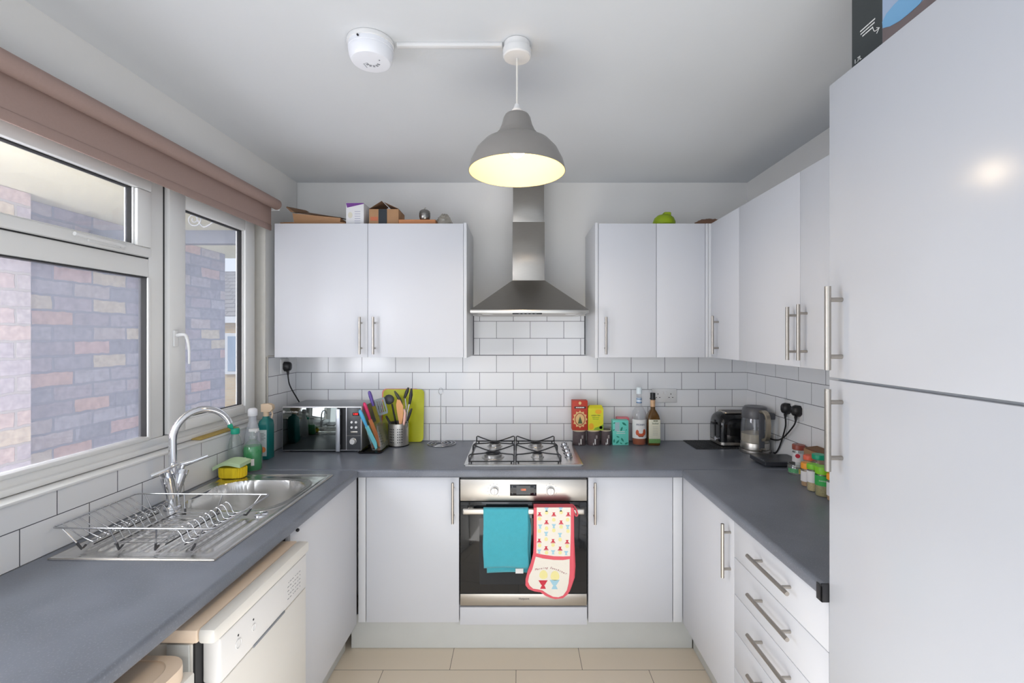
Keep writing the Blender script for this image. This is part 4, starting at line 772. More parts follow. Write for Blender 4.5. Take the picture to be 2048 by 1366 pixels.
# ------------------------------------------------------------------ chopping boards, towel pole
def board(x0, x1, z1, y, mtl, label, hole=True):
    b = MB(); rr = rrect(x0, ZW+.002, x1, z1, .022, 6); b.loft([[(x, y+.010-(z-ZW)*.028, z) for x, z in rr], [(x, y+.013-(z-ZW)*.028, z) for x, z in rr]]); b.v = [Vector((v.x, y+(v.y-y), v.z)) for v in b.v]
    return solo(b, 'chopping_board', mtl, label, 'chopping board', 'chopping boards leaning on the tiles')
lean = lambda: None
def board2(x0, x1, z1, yb_, yt, th, mtl, label):
    b = MB(); rr = rrect(x0, ZW+.002, x1, z1, .024, 6); f = lambda z: yb_+(yt-yb_)*(z-ZW)/(z1-ZW)
    b.loft([[(x, f(z), z) for x, z in rr], [(x, f(z)+th, z) for x, z in rr]]); return solo(b, 'chopping_board', mtl, label, 'chopping board', 'chopping boards leaning on the tiles')
board2(XX(764, 2.70), XX(846.5, 2.70), 1.214, 2.700, 2.728, .003, mat('lime_plastic', (196, 200, 20), .4, noise=.03), 'lime green plastic chopping board leaning on the tiles behind the utensil pot')
board2(XX(762, 2.71), XX(838, 2.71), 1.2165, 2.7085, 2.7345, .003, mat('salmon_plastic', (232, 130, 110), .4), 'salmon pink chopping board just showing behind the green one')
tx, ty = XX(881.5, 2.655), 2.655; ps_ = [];
for i in range(100):
    a = i/99*2*math.pi*3.3; r = .016+.070*(i/99); ps_.append((tx+r*math.cos(a-1.2), ty+r*math.sin(a-1.2)*.95, ZW+.004))
pole = [(tx, ty, 1.205-.018*1), (tx, ty, ZW+.004)]
st = thing('paper_towel_holder', 'empty spiral wire kitchen roll holder with a tall thin rod', 'kitchen roll holder', (tx, ty, ZW))
link(MB().tube(ps_, .0028, n=8), 'spiral_base', wire, st, 60)
lp = [(tx+.0125*math.sin(a)*(1-.3*(a > math.pi)*0), ty, 1.212-.019*math.cos(a)) for a in [2*math.pi*i/20 for i in range(20)]]
link(MB().tube([(tx, ty, 1.193), (tx, ty, ZW+.0045), ps_[0]], .0024, n=8), 'rod', wire, st); link(MB().tube(lp, .0018, closed=True, n=8), 'loop', wire, st)
# ------------------------------------------------------------------ tea tins, boxes and bottles right of the hob
can_m = mat('brown_label', (94, 82, 84), .45, noise=.25, nscale=30, stretch=(1, 1, 3)); lid_m = mat('cream_lid', (214, 200, 172), .45)
def can(x, r, lab, opened=False):
    t = thing('tea_tin', lab, 'tin', (x, 2.65, ZW), 'small brown tins right of the hob')
    link(MB().lathe((x, 2.65, ZW+.0006), [(r-.001, 0), (r, .002), (r, .078), (0, .078)], 36), 'tin_body', can_m, t)
    link(MB().lathe((x, 2.65, ZW+.0006), [(r+.0012, .0785), (r+.0012, .083), (r-.001, .084)]+([(r-.001, .0845), (0, .0845)] if not opened else [(r-.003, .0845), (r-.003, .0795), (0, .0795)]), 36), 'lid', lid_m, t)
    if opened: link(MB().lathe((x, 2.65, ZW+.0850), [(r-.004, .0), (r-.004, .002), (0, .003)], 36), 'lid_top', mat('bronze_lid', (82, 66, 46), .35, .4), t)
    b = MB()
    for a, w_, h_, zz, m_ in ((-83, .006, .030, .008, 0), (-70, .010, .018, .040, 1), (-98, .004, .012, .004, 0)):
        aa = math.radians(a); c = Vector((x+(r+.0004)*math.cos(aa), 2.65+(r+.0004)*math.sin(aa), ZW+zz)); tdir = Vector((-math.sin(aa), math.cos(aa), 0)); n = Vector((math.cos(aa), math.sin(aa), 0))
        b.poly([c-tdir*w_*.5, c+tdir*w_*.5, c+tdir*w_*.5+Vector((0, 0, h_)), c-tdir*w_*.5+Vector((0, 0, h_))], n*.0012, m_)
    link(b, 'tag', [paper, mat('tag_grey', (170, 160, 160), .6)], t)
can(.349, .0375, 'brown labelled tin under the red tea box'); can(.429, .0375, 'brown labelled tin under the yellow tea packet'); can(.5005, .0295, 'brown labelled tin with a bronze lid and nothing on it', True)
def printed(name, parent, shapes, mats, y):                           # flat printed shapes on a face towards the camera
    b = MB()
    for pts, m_ in shapes: b.poly([(x, y, z) for x, z in pts], (0, -.0004, 0), m_)
    return link(b, name, mats, parent)
def disc(cx, cz, rx, rz, n=20): return [(cx+rx*math.cos(2*math.pi*i/n), cz+rz*math.sin(2*math.pi*i/n)) for i in range(n)]
zt = ZW+.0858
x0, x1, z1, yf = .306, .3925, 1.163, 2.620
rb = thing('tea_box', 'tall red tea box with an ornate cream star, standing on a tin', 'box', (.35, 2.65, zt)); redb = mat('red_card', (190, 62, 44), .5, noise=.05)
link(MB().box(x0, yf, zt, x1, yf+.058, z1, .002), 'carton', redb, rb)
cx_, cz = (x0+x1)/2, zt+.062; gold, dkr, grn = mat('gold_print', (226, 190, 130), .5), mat('dark_print', (62, 34, 36), .5), mat('green_print', (86, 96, 60), .5)
star = [(cx_+(.042 if i % 2 == 0 else .033)*math.cos(math.pi*i/12), cz+(.050 if i % 2 == 0 else .040)*math.sin(math.pi*i/12)) for i in range(24)]
printed('ornament', rb, [(star, 0)], [gold], yf-.0002)
printed('ornament_ring', rb, [(disc(cx_, cz, .030, .036), 0)], [mat('rust_print', (176, 84, 60), .5)], yf-.0008)
printed('ornament_centre', rb, [(disc(cx_, cz, .025, .031), 0)], [gold], yf-.0014)
printed('palm_print', rb, [([(cx_-.012, cz-.024), (cx_+.014, cz-.024), (cx_+.008, cz-.004), (cx_, cz+.018), (cx_-.007, cz-.004)], 0)], [grn], yf-.0020)
printed('name_band', rb, [([(x0+.012, z1-.045), (x1-.010, z1-.045), (x1-.010, z1-.033), (x0+.012, z1-.033)], 0), (disc(cx_, z1-.014, .008, .009), 1)], [dkr, gold], yf-.0002)
scribble(rb, (cx_, yf-.0009, z1-.039), FACE_Y, [(.008, .009, .014, .012)], paper, .005)
x0, x1, z1 = .395, .481, 1.118
yb_ = thing('tea_packet', 'yellow and green tea packet with orange patches, standing on a tin', 'packet', (.44, 2.65, zt)); ybm = mat('yellow_card', (222, 216, 44), .5, noise=.06, nscale=10)
b = MB(); b.loft([[(x0, yf, zt), (x1, yf, zt), (x1, yf+.056, zt), (x0, yf+.056, zt)], [(x0, yf, z1), (x1, yf, z1), (x1, yf+.056, z1), (x0, yf+.056, z1)], [(x0+.012, yf+.022, z1+.016), (x1-.006, yf+.022, z1+.016), (x1-.006, yf+.034, z1+.016), (x0+.012, yf+.034, z1+.016)]]); link(b, 'carton', ybm, yb_)
og_, lg_ = mat('orange_print', (240, 176, 40), .5), mat('leaf_print', (134, 176, 50), .5)
printed('fruit_print', yb_, [(disc(x0+.018, zt+.022, .014, .018), 0), (disc(x0+.058, z1-.018, .018, .013), 0), ([(x0+.03, zt+.002), (x1-.001, zt+.002), (x1-.001, zt+.034), (x1-.02, zt+.022), (x0+.04, zt+.014)], 1), (disc(x1-.014, zt+.016, .009, .009), 2)], [og_, lg_, paper], yf-.0002)
write('GREEN TEA', .010, ((x0+x1)/2, yf-.0008, zt+.083), FACE_Y, grn, yb_); scribble(yb_, ((x0+x1)/2, yf-.0008, zt+.072), FACE_Y, [(.016, .022), (.014, .018)], lg_, .003, .009)
x0, x1, z1, yf = .5355, .625, 1.050, 2.625
mb_ = thing('tea_box', 'mint green tea box with leaf pattern beside the syrup bottle', 'box', (.58, 2.65, ZW)); link(MB().box(x0, yf, ZW+.0006, x1, yf+.05, z1, .0015), 'carton', mat('mint_card', (112, 216, 200), .45), mb_)
lf = mat('dark_mint', (40, 140, 118), .5); sh_ = []
for (fx, fz, an, L_) in ((.72, .86, -.6, .016), (.55, .66, 1.2, .014), (.60, .22, -1.0, .014), (.30, .14, .9, .014), (.86, .08, .4, .012), (.10, .90, .3, .008), (.08, .18, 1.5, .012), (.52, .08, -.5, .008), (.85, .62, .8, .005), (.32, .34, -.4, .010), (.06, .62, .9, .007)):
    c = (x0+(x1-x0)*fx, ZW+(z1-ZW)*fz); ca, sa = math.cos(an), math.sin(an)
    sh_.append(([(c[0]+L_*u*ca-L_*v*sa, c[1]+L_*u*sa+L_*v*ca) for u, v in ((-1, 0), (-.4, .36), (.3, .34), (1, 0), (.3, -.34), (-.4, -.36))], 0))
printed('leaf_pattern', mb_, sh_, [lf], yf-.0002); printed('name_panel', mb_, [([(x0+.012, z1-.060), (x0+.038, z1-.060), (x0+.038, z1-.010), (x0+.012, z1-.010)], 0)], [mat('lilac_print', (170, 200, 205), .5)], yf-.0002)
scribble(mb_, ((x0+x1)/2, yf-.0006, ZW+.078), FACE_Y, [(.018, .026), (.05,)], paper, .003, .010)
b = MB(); b.box(.574, 2.690, ZW+.0006, .643, 2.735, 1.054, .0015); solo(b, 'tea_box', mat('pink_card', (238, 130, 140), .5), 'pink box mostly hidden behind the mint green tea box', 'box')
# syrup bottle
bx, by = .690, 2.65; clr = glass_mat('clear_bottle', (.95, .96, .97), .07, .05)
def bottle(n, lab, cat, prof_, m_, cx_, cy_, liq=None, liqm=None, group=None, sx=1, sy=1, seg=36, part='glass'):
    t = thing(n, lab, cat, (cx_, cy_, ZW), group); o = link(MB().lathe((cx_, cy_, ZW+.0006), prof_, seg, sx=sx, sy=sy), part, m_, t, 50)
    if liq: link(MB().lathe((cx_, cy_, ZW+.0006), liq, seg, sx=sx, sy=sy), 'contents', liqm, t, 50)
    return t
sy = bottle('syrup_bottle', 'clear syrup bottle with white label, orange syrup and white cap', 'bottle', [(.036, 0), (.0395, .004), (.0400, .13), (.0395, .168), (.036, .186), (.026, .205), (.016, .222), (.0145, .235), (.0145, .286), (0, .286)], clr, bx, by, [(.034, .003), (.0372, .006), (.0374, .105), (0, .105)], mat('orange_syrup', (206, 104, 52), .15, trans=.35))
def wrap(t, name, r, z0_, z1_, a0, a1, m_, cx_, cy_, n=18, sx=1, sy=1):
    b = MB(); L_ = []
    for i in range(n+1):
        a = math.radians(a0+(a1-a0)*i/n); c, s = math.cos(a)*sx, math.sin(a)*sy; L_.append([(cx_+r*c, cy_+r*s, ZW+z0_), (cx_+(r+.0006)*c, cy_+(r+.0006)*s, ZW+z0_), (cx_+(r+.0006)*c, cy_+(r+.0006)*s, ZW+z1_), (cx_+r*c, cy_+r*s, ZW+z1_)])
    b.loft(L_); return link(b, name, m_, t, 50)
lab_ = wrap(sy, 'label', .0403, .040, .146, -170, -10, paper, bx, by)
write('MONIN', .015, (bx-.001, by-.0415, ZW+.118), FACE_Y, mat('navy_ink', (44, 60, 104), .5), lab_, bend=.0412); 
amb = mat('amber_print', (200, 92, 60), .5)
for (aa, z_, w_, h_) in ((-118, .074, .009, .016), (-62, .076, .009, .018), (-90, .060, .011, .010), (-106, .062, .007, .010), (-74, .062, .007, .011)):
    a = math.radians(aa); c = Vector((bx+.0411*math.cos(a), by+.0411*math.sin(a), ZW+z_)); tdv = Vector((-math.sin(a), math.cos(a), 0)); n = Vector((math.cos(a), math.sin(a), 0)); b = MB()
    b.poly([c+tdv*(w_*math.cos(q))+Vector((0, 0, h_*math.sin(q))) for q in [i*math.pi/5 for i in range(10)]], n*.0006); link(b, 'fruit_print', amb, lab_)
scribble(lab_, (bx, by-.0416, ZW+.052), FACE_Y, [(.006, .005, .009)], ink, .004)
wrap(sy, 'neck_band', .0147, .236, .266, -179, 179, mat('silver_blue', (206, 218, 232), .4), bx, by, 30); wrap(sy, 'neck_stripe', .0154, .236, .241, -179, 179, mat('blue_stripe', (60, 110, 160), .4), bx, by, 30); wrap(sy, 'neck_stripe', .0154, .257, .261, -179, 179, MATS['blue_stripe'], bx, by, 30)
link(MB().lathe((bx, by, ZW+.2872), [(.0150, 0), (.0155, .002), (.0155, .034), (.0135, .038), (0, .038)], 28), 'cap', mat('white_cap', (224, 236, 242), .35), sy)
# oil bottle (squarish)
ox, oy = .768, 2.65; olv = mat('olive_glass', (112, 78, 32), .08, trans=.35, coat=.3)
ob = thing('oil_bottle', 'brown glass oil bottle with cream label and black cap', 'bottle', (ox, oy, ZW)); b = MB(); L_ = []
for hw, rr_, zz in ((.031, .006, 0), (.0335, .008, .004), (.0335, .009, .146), (.031, .014, .165), (.022, .016, .186), (.0135, .0134, .200), (.0128, .0127, .255)): L_.append([(x, y, ZW+.0006+zz) for x, y in rrect(ox-hw, oy-hw, ox+hw, oy+hw, rr_, 5)])
b.loft(L_); link(b, 'glass', olv, ob, 50)
lb = link(MB().box(ox-.0325, oy-.0348, ZW+.038, ox+.0325, oy-.0340, ZW+.146, .0002), 'label', mat('cream_label', (222, 220, 200), .6), ob)
link(MB().box(ox-.0325, oy-.0348, ZW+.014, ox+.0325, oy-.0340, ZW+.0375, .0002), 'lower_label', mat('green_label', (104, 150, 88), .6, noise=.5, nscale=200), ob)
scribble(lb, (ox+.006, oy-.0349, ZW+.139), FACE_Y, [(.012, .012)], grn, .005); write('butter', .015, (ox+.006, oy-.0353, ZW+.125), FACE_Y, grn, lb)
b = MB()
for k in range(6): b.box(ox-.010, oy-.0352, ZW+.060+k*.009, ox+.018, oy-.0349, ZW+.0612+k*.009)
link(b, 'small_print', greyink, lb)
link(MB().lathe((ox, oy, ZW), [(.0136, .215), (.0138, .216), (.0138, .252), (.0132, .253)], 28), 'neck_label', mat('neck_label', (206, 168, 132), .5, noise=.2, nscale=100), ob)
link(MB().lathe((ox, oy, ZW+.2562), [(.0165, 0), (.0165, .006), (.0145, .007), (.0145, .036), (.013, .0375), (0, .0375)], 28), 'cap', blk, ob)
# ------------------------------------------------------------------ toaster, kettle, mat, scale
def textured_mat():
    b = MB(); b.box(.972, 2.535, ZW+.0006, 1.215, 2.738, ZW+.004, .001)
    for i in range(9):
        b.box(.985+i*.026, 2.540, ZW+.0041, .989+i*.026, 2.733, ZW+.0055)
    for j in range(8): b.box(.977, 2.548+j*.026, ZW+.0041, 1.210, 2.551+j*.026, ZW+.0052)
    solo(b, 'counter_mat', mat('black_rubber', (44, 45, 48), .6), 'black textured mat under the toaster', 'mat')
textured_mat()
ts = thing('toaster', 'glossy black two-slot toaster behind the glass kettle', 'toaster', (1.23, 2.65, ZW)); tz = ZW+.006
tx0, tx1, ty0, ty1 = 1.122, 1.334, 2.572, 2.732
def tprof(k, z0, z1, ins=0):                                           # rounded bread-bin outline in the y-z plane
    yc = (ty0+ty1)/2; hw = (ty1-ty0)/2-ins; p = [(yc-hw, z0), (yc+hw, z0)]; p += [(yc+hw*math.cos(a)**.8 if math.cos(a) > 0 else yc-hw*(-math.cos(a))**.8, z1-.060+.060*math.sin(a)) for a in [math.pi*i/14 for i in range(15)]]; return p
b = MB(); L_ = []
for x, ins, dz in ((tx0, .016, -.034), (tx0+.006, .006, -.017), (tx0+.018, .001, -.006), (tx0+.035, 0, 0), (tx1-.035, 0, 0), (tx1-.018, .001, -.006), (tx1-.006, .006, -.017), (tx1, .016, -.034)): L_.append([(x, y, z) for y, z in tprof(0, tz+.022, tz+.182+dz, ins)])
b.loft(L_); link(b, 'shell', mat('gloss_black_enamel', (18, 19, 22), .1, coat=.5), ts, 50)
b = MB(); b.loft([[(x, y, tz+.006) for x, y in rrect(tx0-.003, ty0-.003, tx1+.002, ty1+.002, .03)], [(x, y, tz+.0215) for x, y in rrect(tx0-.003, ty0-.003, tx1+.002, ty1+.002, .03)]]); link(b, 'base_band', steel, ts)
b = MB(); b.loft([[(x, y, tz+.177) for x, y in rrect(tx0+.032, ty0+.030, tx1-.020, ty1-.030, .02)], [(x, y, tz+.1835) for x, y in rrect(tx0+.034, ty0+.032, tx1-.022, ty1-.032, .02)]]); tp2 = link(b, 'top_plate', nickel, ts)
for yy in (ty0+.058, ty1-.058): link(MB().box(tx0+.05, yy-.010, tz+.1836, tx1-.035, yy+.010, tz+.1842), 'bread_slot', ink, tp2)
link(MB().box(tx0-.004, 2.640, tz+.045, tx0+.004, 2.652, tz+.135, .001), 'lever_slot', blk, ts); link(MB().box(tx0-.020, 2.628, tz+.112, tx0-.002, 2.664, tz+.124, .004), 'lever', blk, ts)
link(MB().cyl((tx0+.004, 2.612, tz+.035), (tx0-.014, 2.612, tz+.035), .012, n=18), 'dial', chrome, ts)
for fx, fy in ((tx0+.03, ty0+.02), (tx1-.03, ty0+.02), (tx0+.03, ty1-.02), (tx1-.03, ty1-.02)): link(MB().cyl((fx, fy, ZW+.0057), (fx, fy, tz+.0055), .008, n=12), 'foot', blk, ts)
KX, KY = 1.262, 2.478; kz = ZW+.0008; kt = thing('kettle', 'glass electric kettle with grey lid and steel base, showing limescale', 'kettle', (KX, KY, kz))
link(MB().lathe((KX, KY, kz), [(.074, 0), (.076, .004), (.075, .014), (.070, .018), (0, .018)], 44), 'power_base', steel, kt)
link(MB().lathe((KX, KY, kz), [(.067, .0185), (.0705, .022), (.0705, .052), (.069, .055), (0, .055)], 44), 'heating_base', steel, kt)
kg = glass_mat('kettle_glass', (.93, .95, .97), .10, .10)
link(MB().lathe((KX, KY, kz), [(.0685, .0552), (.0695, .10), (.067, .15), (.063, .182), (.0, .1822)], 44), 'glass_body', kg, kt, 50)
link(MB().lathe((KX, KY, kz), [(.066, .056), (.0675, .10), (0, .1005)], 44), 'contents', mat('limescale_water', (206, 192, 164), .3, trans=.25, noise=.12, nscale=18), kt, 50)
link(MB().lathe((KX, KY, kz), [(.0655, .1825), (.066, .186), (.063, .216), (.058, .236), (.050, .243), (.030, .240), (0, .238)], 44), 'lid', mat('smoke_grey_lid', (92, 92, 96), .3), kt, 50)
link(MB().box(KX-.014, KY-.0755, kz+.030, KX+.014, KY-.0655, kz+.215, .003), 'handle_mount', gryp, kt)
hn = MB(); hp = bez([(KX+.004, KY-.060, kz+.222), (KX+.006, KY-.088, kz+.224), (KX+.008, KY-.112, kz+.205), (KX+.010, KY-.116, kz+.150), (KX+.010, KY-.106, kz+.095), (KX+.008, KY-.076, kz+.078)], 6)
L_ = [];
for i, p in enumerate(hp):
    t_ = (hp[min(i+1, len(hp)-1)]-hp[max(i-1, 0)]).normalized(); n_ = t_.cross(Vector((1, 0, 0))).normalized(); X_ = Vector((1, 0, 0)); w_ = .0125
    L_.append([p+X_*(w_*a)+n_*(.007*c_) for a, c_ in ((-1, -.5), (-.8, -1), (.8, -1), (1, -.5), (1, .5), (.8, 1), (-.8, 1), (-1, .5))])
hn.loft(L_); link(hn, 'handle', mat('champagne_steel', (186, 176, 158), .35, .85), kt, 50)
link(MB().box(KX+.040, KY-.050, kz+.178, KX+.083, KY-.012, kz+.212, .006), 'spout', gryp, kt); link(MB().box(KX-.010, KY-.081, kz+.020, KX+.016, KY-.073, kz+.036, .002), 'switch', nickel, kt)
b = MB(); b.loft([[(x, y, ZW+.008) for x, y in rrect(1.160, 2.178, 1.338, 2.318, .006)], [(x, y, ZW+.010) for x, y in rrect(1.155, 2.172, 1.343, 2.322, .008)], [(x, y, ZW+.026) for x, y in rrect(1.155, 2.172, 1.343, 2.322, .008)], [(x, y, ZW+.028) for x, y in rrect(1.158, 2.175, 1.340, 2.319, .008)]])
kq = thing('kitchen_scale', 'flat black kitchen scale in front of the kettle', 'scale', (1.25, 2.25, ZW)); link(b, 'platform', mat('matt_black', (52, 54, 60), .35), kq)
b = MB(); b.loft([[(x, y, ZW+.0006) for x, y in rrect(1.185, 2.20, 1.315, 2.295, .02)], [(x, y, ZW+.0079) for x, y in rrect(1.185, 2.20, 1.315, 2.295, .02)]]); link(b, 'foot', blk, kq)
for i in range(4): link(MB().box(1.160, 2.20+i*.018, ZW+.0281, 1.166, 2.208+i*.018, ZW+.0286), 'button', greyink, kq)
# ------------------------------------------------------------------ spice jars
spice_glass = glass_mat('jar_glass', (.95, .97, .95), .07, .04)
def jar(x, y, r, h, cap_h, capm, fill, fillm, labm, label, labz=(.30, .68), txt=None, kind='spice_jar', txtm=None):
    t = thing(kind, label, 'jar', (x, y, ZW), 'spice jars by the tall cabinet'); zb_ = h-cap_h
    link(MB().lathe((x, y, ZW+.0006), [(r*.93, 0), (r, .003), (r, zb_-.012), (r*.82, zb_-.004), (r*.82, zb_), (0, zb_)], 30), 'glass', spice_glass, t, 50)
    if fill: link(MB().lathe((x, y, ZW+.0006), [(r*.9, .002), (r*.94, .004), (r*.94, fill), (0, fill)], 30), 'contents', fillm, t, 50)
    link(MB().lathe((x, y, ZW+.0006), [(r*.97, zb_+.0003), (r*1.04, zb_+.001), (r*1.04, h-.003), (r*.97, h), (0, h)], 34), 'cap', capm, t, 50)
    if labm:
        l = wrap(t, 'label', r*1.012, h*labz[0], h*labz[1], -265, -70, labm, x, y)
        if txt:
            a = math.radians(-140); 
            write(txt, .0075, (x+r*1.05*math.cos(math.radians(-125)), y+r*1.05*math.sin(math.radians(-125)), ZW+h*(labz[0]+labz[1])/2), Matrix.Rotation(math.radians(-35), 4, 'Z') @ FACE_Y, txtm or paper, l, bend=r*1.06)
    return t
herb = mat('dried_herbs', (170, 158, 112), .8, noise=.5, nscale=260); tan = mat('ground_spice', (188, 150, 112), .8, noise=.1, nscale=60); pale = mat('pale_seeds', (206, 186, 140), .8, noise=.3, nscale=200)
orng, lime, dgrn, brwn, coral = mat('orange_cap', (244, 160, 48), .4), mat('lime_cap', (128, 200, 40), .4), mat('emerald_cap', (20, 160, 120), .35), mat('red_brown_cap', (150, 72, 60), .35), mat('coral_cap', (238, 110, 80), .4)
t = jar(1.318, 2.185, .0255, .107, .024, brwn, .05, mat('chilli', (150, 90, 70), .8), mat('white_label', (226, 224, 226), .6), 'tall jar with a red-brown cap and white label, farthest along the wall', (.05, .66))
b = MB(); a = math.radians(-128); c = Vector((1.318+.0266*math.cos(a), 2.185+.0266*math.sin(a), ZW+.058)); tv = Vector((-math.sin(a), math.cos(a), 0)); b.poly([c+tv*(.010*math.cos(q))+Vector((0, 0, .010*math.sin(q))) for q in [i*math.pi/8 for i in range(16)]], Vector((math.cos(a), math.sin(a), 0))*.0006); link(b, 'emblem', mat('crimson', (190, 40, 60), .6), t)
gj = thing('glass_jar', 'small open glass jar with a green label at the front left of the spices', 'jar', (1.243, 2.085, ZW))
link(MB().lathe((1.243, 2.085, ZW+.0006), [(.029, 0), (.032, .004), (.032, .036), (.029, .040), (.030, .046), (.028, .046), (.027, .040), (.0300, .035), (.030, .005), (0, .004)], 34), 'glass', spice_glass, gj, 50)
wrap(gj, 'label', .0322, .010, .028, -175, -100, mat('leaf_green_label', (90, 160, 110), .6, noise=.6, nscale=120), 1.243, 2.085); wrap(gj, 'side_label', .0322, .008, .030, -95, -40, mat('yellow_label', (226, 216, 110), .6, noise=.2, nscale=120), 1.243, 2.085)
wl_ = MATS['white_label']
jar(1.262, 2.015, .022, .100, .020, coral, .05, tan, None, 'jar with a coral red cap behind the orange-capped jar')
jar(1.190, 1.915, .0215, .095, .024, orng, .050, tan, wl_, 'orange-capped jar with white label, leftmost of the capped spice jars', (.22, .66))
jar(1.246, 1.925, .0250, .127, .020, dgrn, .07, herb, None, 'tallest jar, with an emerald green cap, behind the lime ones')
jar(1.178, 1.856, .0215, .106, .020, lime, .060, pale, wl_, 'lime-capped jar with white label between the orange cap and the green label', (.34, .76))
jar(1.177, 1.796, .0255, .113, .028, lime, .046, herb, mat('bright_green_label', (60, 170, 84), .5), 'lime-capped jar with a bright green label and seeds showing below it', (.38, .72), 'CHIVES')
jar(1.182, 1.742, .0215, .100, .022, orng, .05, tan, wl_, 'orange-capped jar nearest the tall cabinet, half hidden by its handle', (.2, .7))
b = MB(); b.box(1.290, 1.90, ZW+.0006, 1.345, 2.10, ZW+.112, .002); bxx = solo(b, 'spice_carton', card, 'brown cardboard carton against the wall behind the spice jars', 'carton')
b = MB(); b.loft([[(1.288, 1.905, ZW+.1135), (1.342, 1.905, ZW+.1135), (1.342, 2.08, ZW+.1135), (1.288, 2.08, ZW+.1135)], [(1.284, 1.905, ZW+.120), (1.338, 1.905, ZW+.126), (1.338, 2.08, ZW+.126), (1.284, 2.08, ZW+.120)]]); link(b, 'flap', card_dk, bxx)
# ------------------------------------------------------------------ bottles and sponges by the sink
def lb(name, label, cat, x, y, parts, group=None):
    t = thing(name, label, cat, (x, y, ZW), group)
    for n_, pr_, m_, kw in parts: link(MB().lathe((x, y, ZW+.0006), pr_, 34, **kw), n_, m_, t, 50)
    return t
gs = mat('green_soap', (30, 172, 92), .12, trans=.3)
clr2 = glass_mat('clear_plastic', (.94, .97, .95), .07, .05)
sp1 = lb('soap_dispenser', 'pump bottle of bright green hand soap beside the sink', 'soap dispenser', -1.221, 2.140, [
    ('bottle', [(.036, 0), (.0395, .004), (.0405, .03), (.040, .095), (.036, .115), (.022, .132), (.014, .136), (.014, .140), (0, .140)], clr2, {}),
    ('soap', [(.034, .003), (.0375, .006), (.0382, .10), (.035, .112), (0, .113)], gs, {}),
    ('pump_collar', [(.016, .1405), (.0175, .142), (.0175, .156), (.009, .158), (.008, .178), (0, .178)], clr2, {})])
b = MB(); b.loft([[(-1.221+x, 2.140+y, ZW+z) for x, y in rrect(-.015, -.012, .026, .012, .008)] for z in (.179, .190)]); b.box(-1.205, 2.128, ZW+.174, -1.199, 2.142, ZW+.185); link(b, 'pump_head', white_p, sp1)
l = wrap(sp1, 'barcode_label', .0408, .030, .060, -70, -52, paper, -1.221, 2.140); scribble(sp1, (-1.232, 2.140-.0418, ZW+.068), FACE_Y, [(.010,), (.020,)], paper, .003, .008)
l2 = wrap(sp1, 'back_label', .0408, .012, .112, -215, -180, mat('pale_green_label', (206, 224, 190), .6), -1.221, 2.140)
lb('spray_bottle', 'tall clear bottle with a white cap behind the green soap', 'bottle', -1.264, 2.215, [
    ('bottle', [(.033, 0), (.036, .004), (.0365, .10), (.033, .145), (.024, .185), (.0165, .215), (.016, .236), (0, .236)], glass_mat('frosted_plastic', (.93, .94, .96), .06, .38), {}),
    ('cap', [(.0195, .2365), (.0205, .238), (.0205, .262), (.019, .268), (.012, .273), (0, .274)], mat('cap_white', (236, 236, 240), .4), {})])
cb_ = lb('dish_soap_bottle', 'nearly empty clear bottle with an open turquoise flip cap', 'bottle', -1.280, 2.105, [
    ('bottle', [(.026, 0), (.029, .004), (.0295, .05), (.0285, .12), (.022, .155), (.0145, .168), (.0145, .174), (0, .174)], glass_mat('ribbed_plastic', (.80, .86, .82), .08, .12), {}),
    ('cap', [(.0175, .1745), (.018, .176), (.018, .196), (.016, .198), (0, .198)], mat('turquoise_cap', (30, 170, 140), .35), {})])
b = MB(); b.tube([(-1.292, 2.105, ZW+.196), (-1.302, 2.103, ZW+.210), (-1.306, 2.10, ZW+.222)], [.005, .012, .006], n=12); link(b, 'flip_lid', MATS['turquoise_cap'], cb_)
tb = thing('cleaner_bottle', 'teal trigger spray cleaner with a peach trigger, in the corner by the wall', 'bottle', (-1.270, 2.345, ZW)); tl = mat('teal_bottle', (24, 120, 118), .3)
b = MB(); L_ = []
for hx_, hy_, z in ((.024, .030, 0), (.0265, .034, .004), (.0265, .034, .165), (.024, .030, .190), (.014, .014, .202), (.0125, .0125, .212)): L_.append([(x, y, ZW+.0006+z) for x, y in rrect(-1.270-hx_, 2.345-hy_, -1.270+hx_, 2.345+hy_, min(hx_, hy_)*.4, 4)])
b.loft(L_); link(b, 'bottle', tl, tb, 50)
lbm = link(MB().box(-1.290, 2.3098, ZW+.020, -1.249, 2.3106, ZW+.150, .0002), 'label', mat('pale_label', (214, 224, 224), .6), tb)
b = MB(); 
for k in range(5): b.box(-1.284, 2.3092, ZW+.100+k*.008, -1.262+(k % 2)*.008, 2.3097, ZW+.1025+k*.008)
link(b, 'small_print', greyink, lbm); printed('sun_print', lbm, [(disc(-1.265, ZW+.052, .012, .014), 0)], [mat('orange_blob', (240, 150, 90), .6)], 2.3096)
b = MB(); b.cyl((-1.270, 2.345, ZW+.213), (-1.270, 2.345, ZW+.238), .013, n=18); b.poly([(-1.290, 2.332, ZW+.236), (-1.244, 2.332, ZW+.236), (-1.232, 2.332, ZW+.252), (-1.236, 2.332, ZW+.270), (-1.252, 2.332, ZW+.277), (-1.290, 2.332, ZW+.275)], (0, .026, 0)); b.tube([(-1.243, 2.345, ZW+.240), (-1.238, 2.345, ZW+.225), (-1.242, 2.345, ZW+.205)], .004, n=8); link(b, 'trigger', mat('peach_trigger', (228, 204, 176), .45), tb, 50)
sq = thing('scrubbing_sponge', 'yellow ribbed scrubbing sponge on the sink ledge, under the green one', 'sponge', (-1.238, 2.020, ZW+.006)); b = MB(); L_ = []
n_ = 120
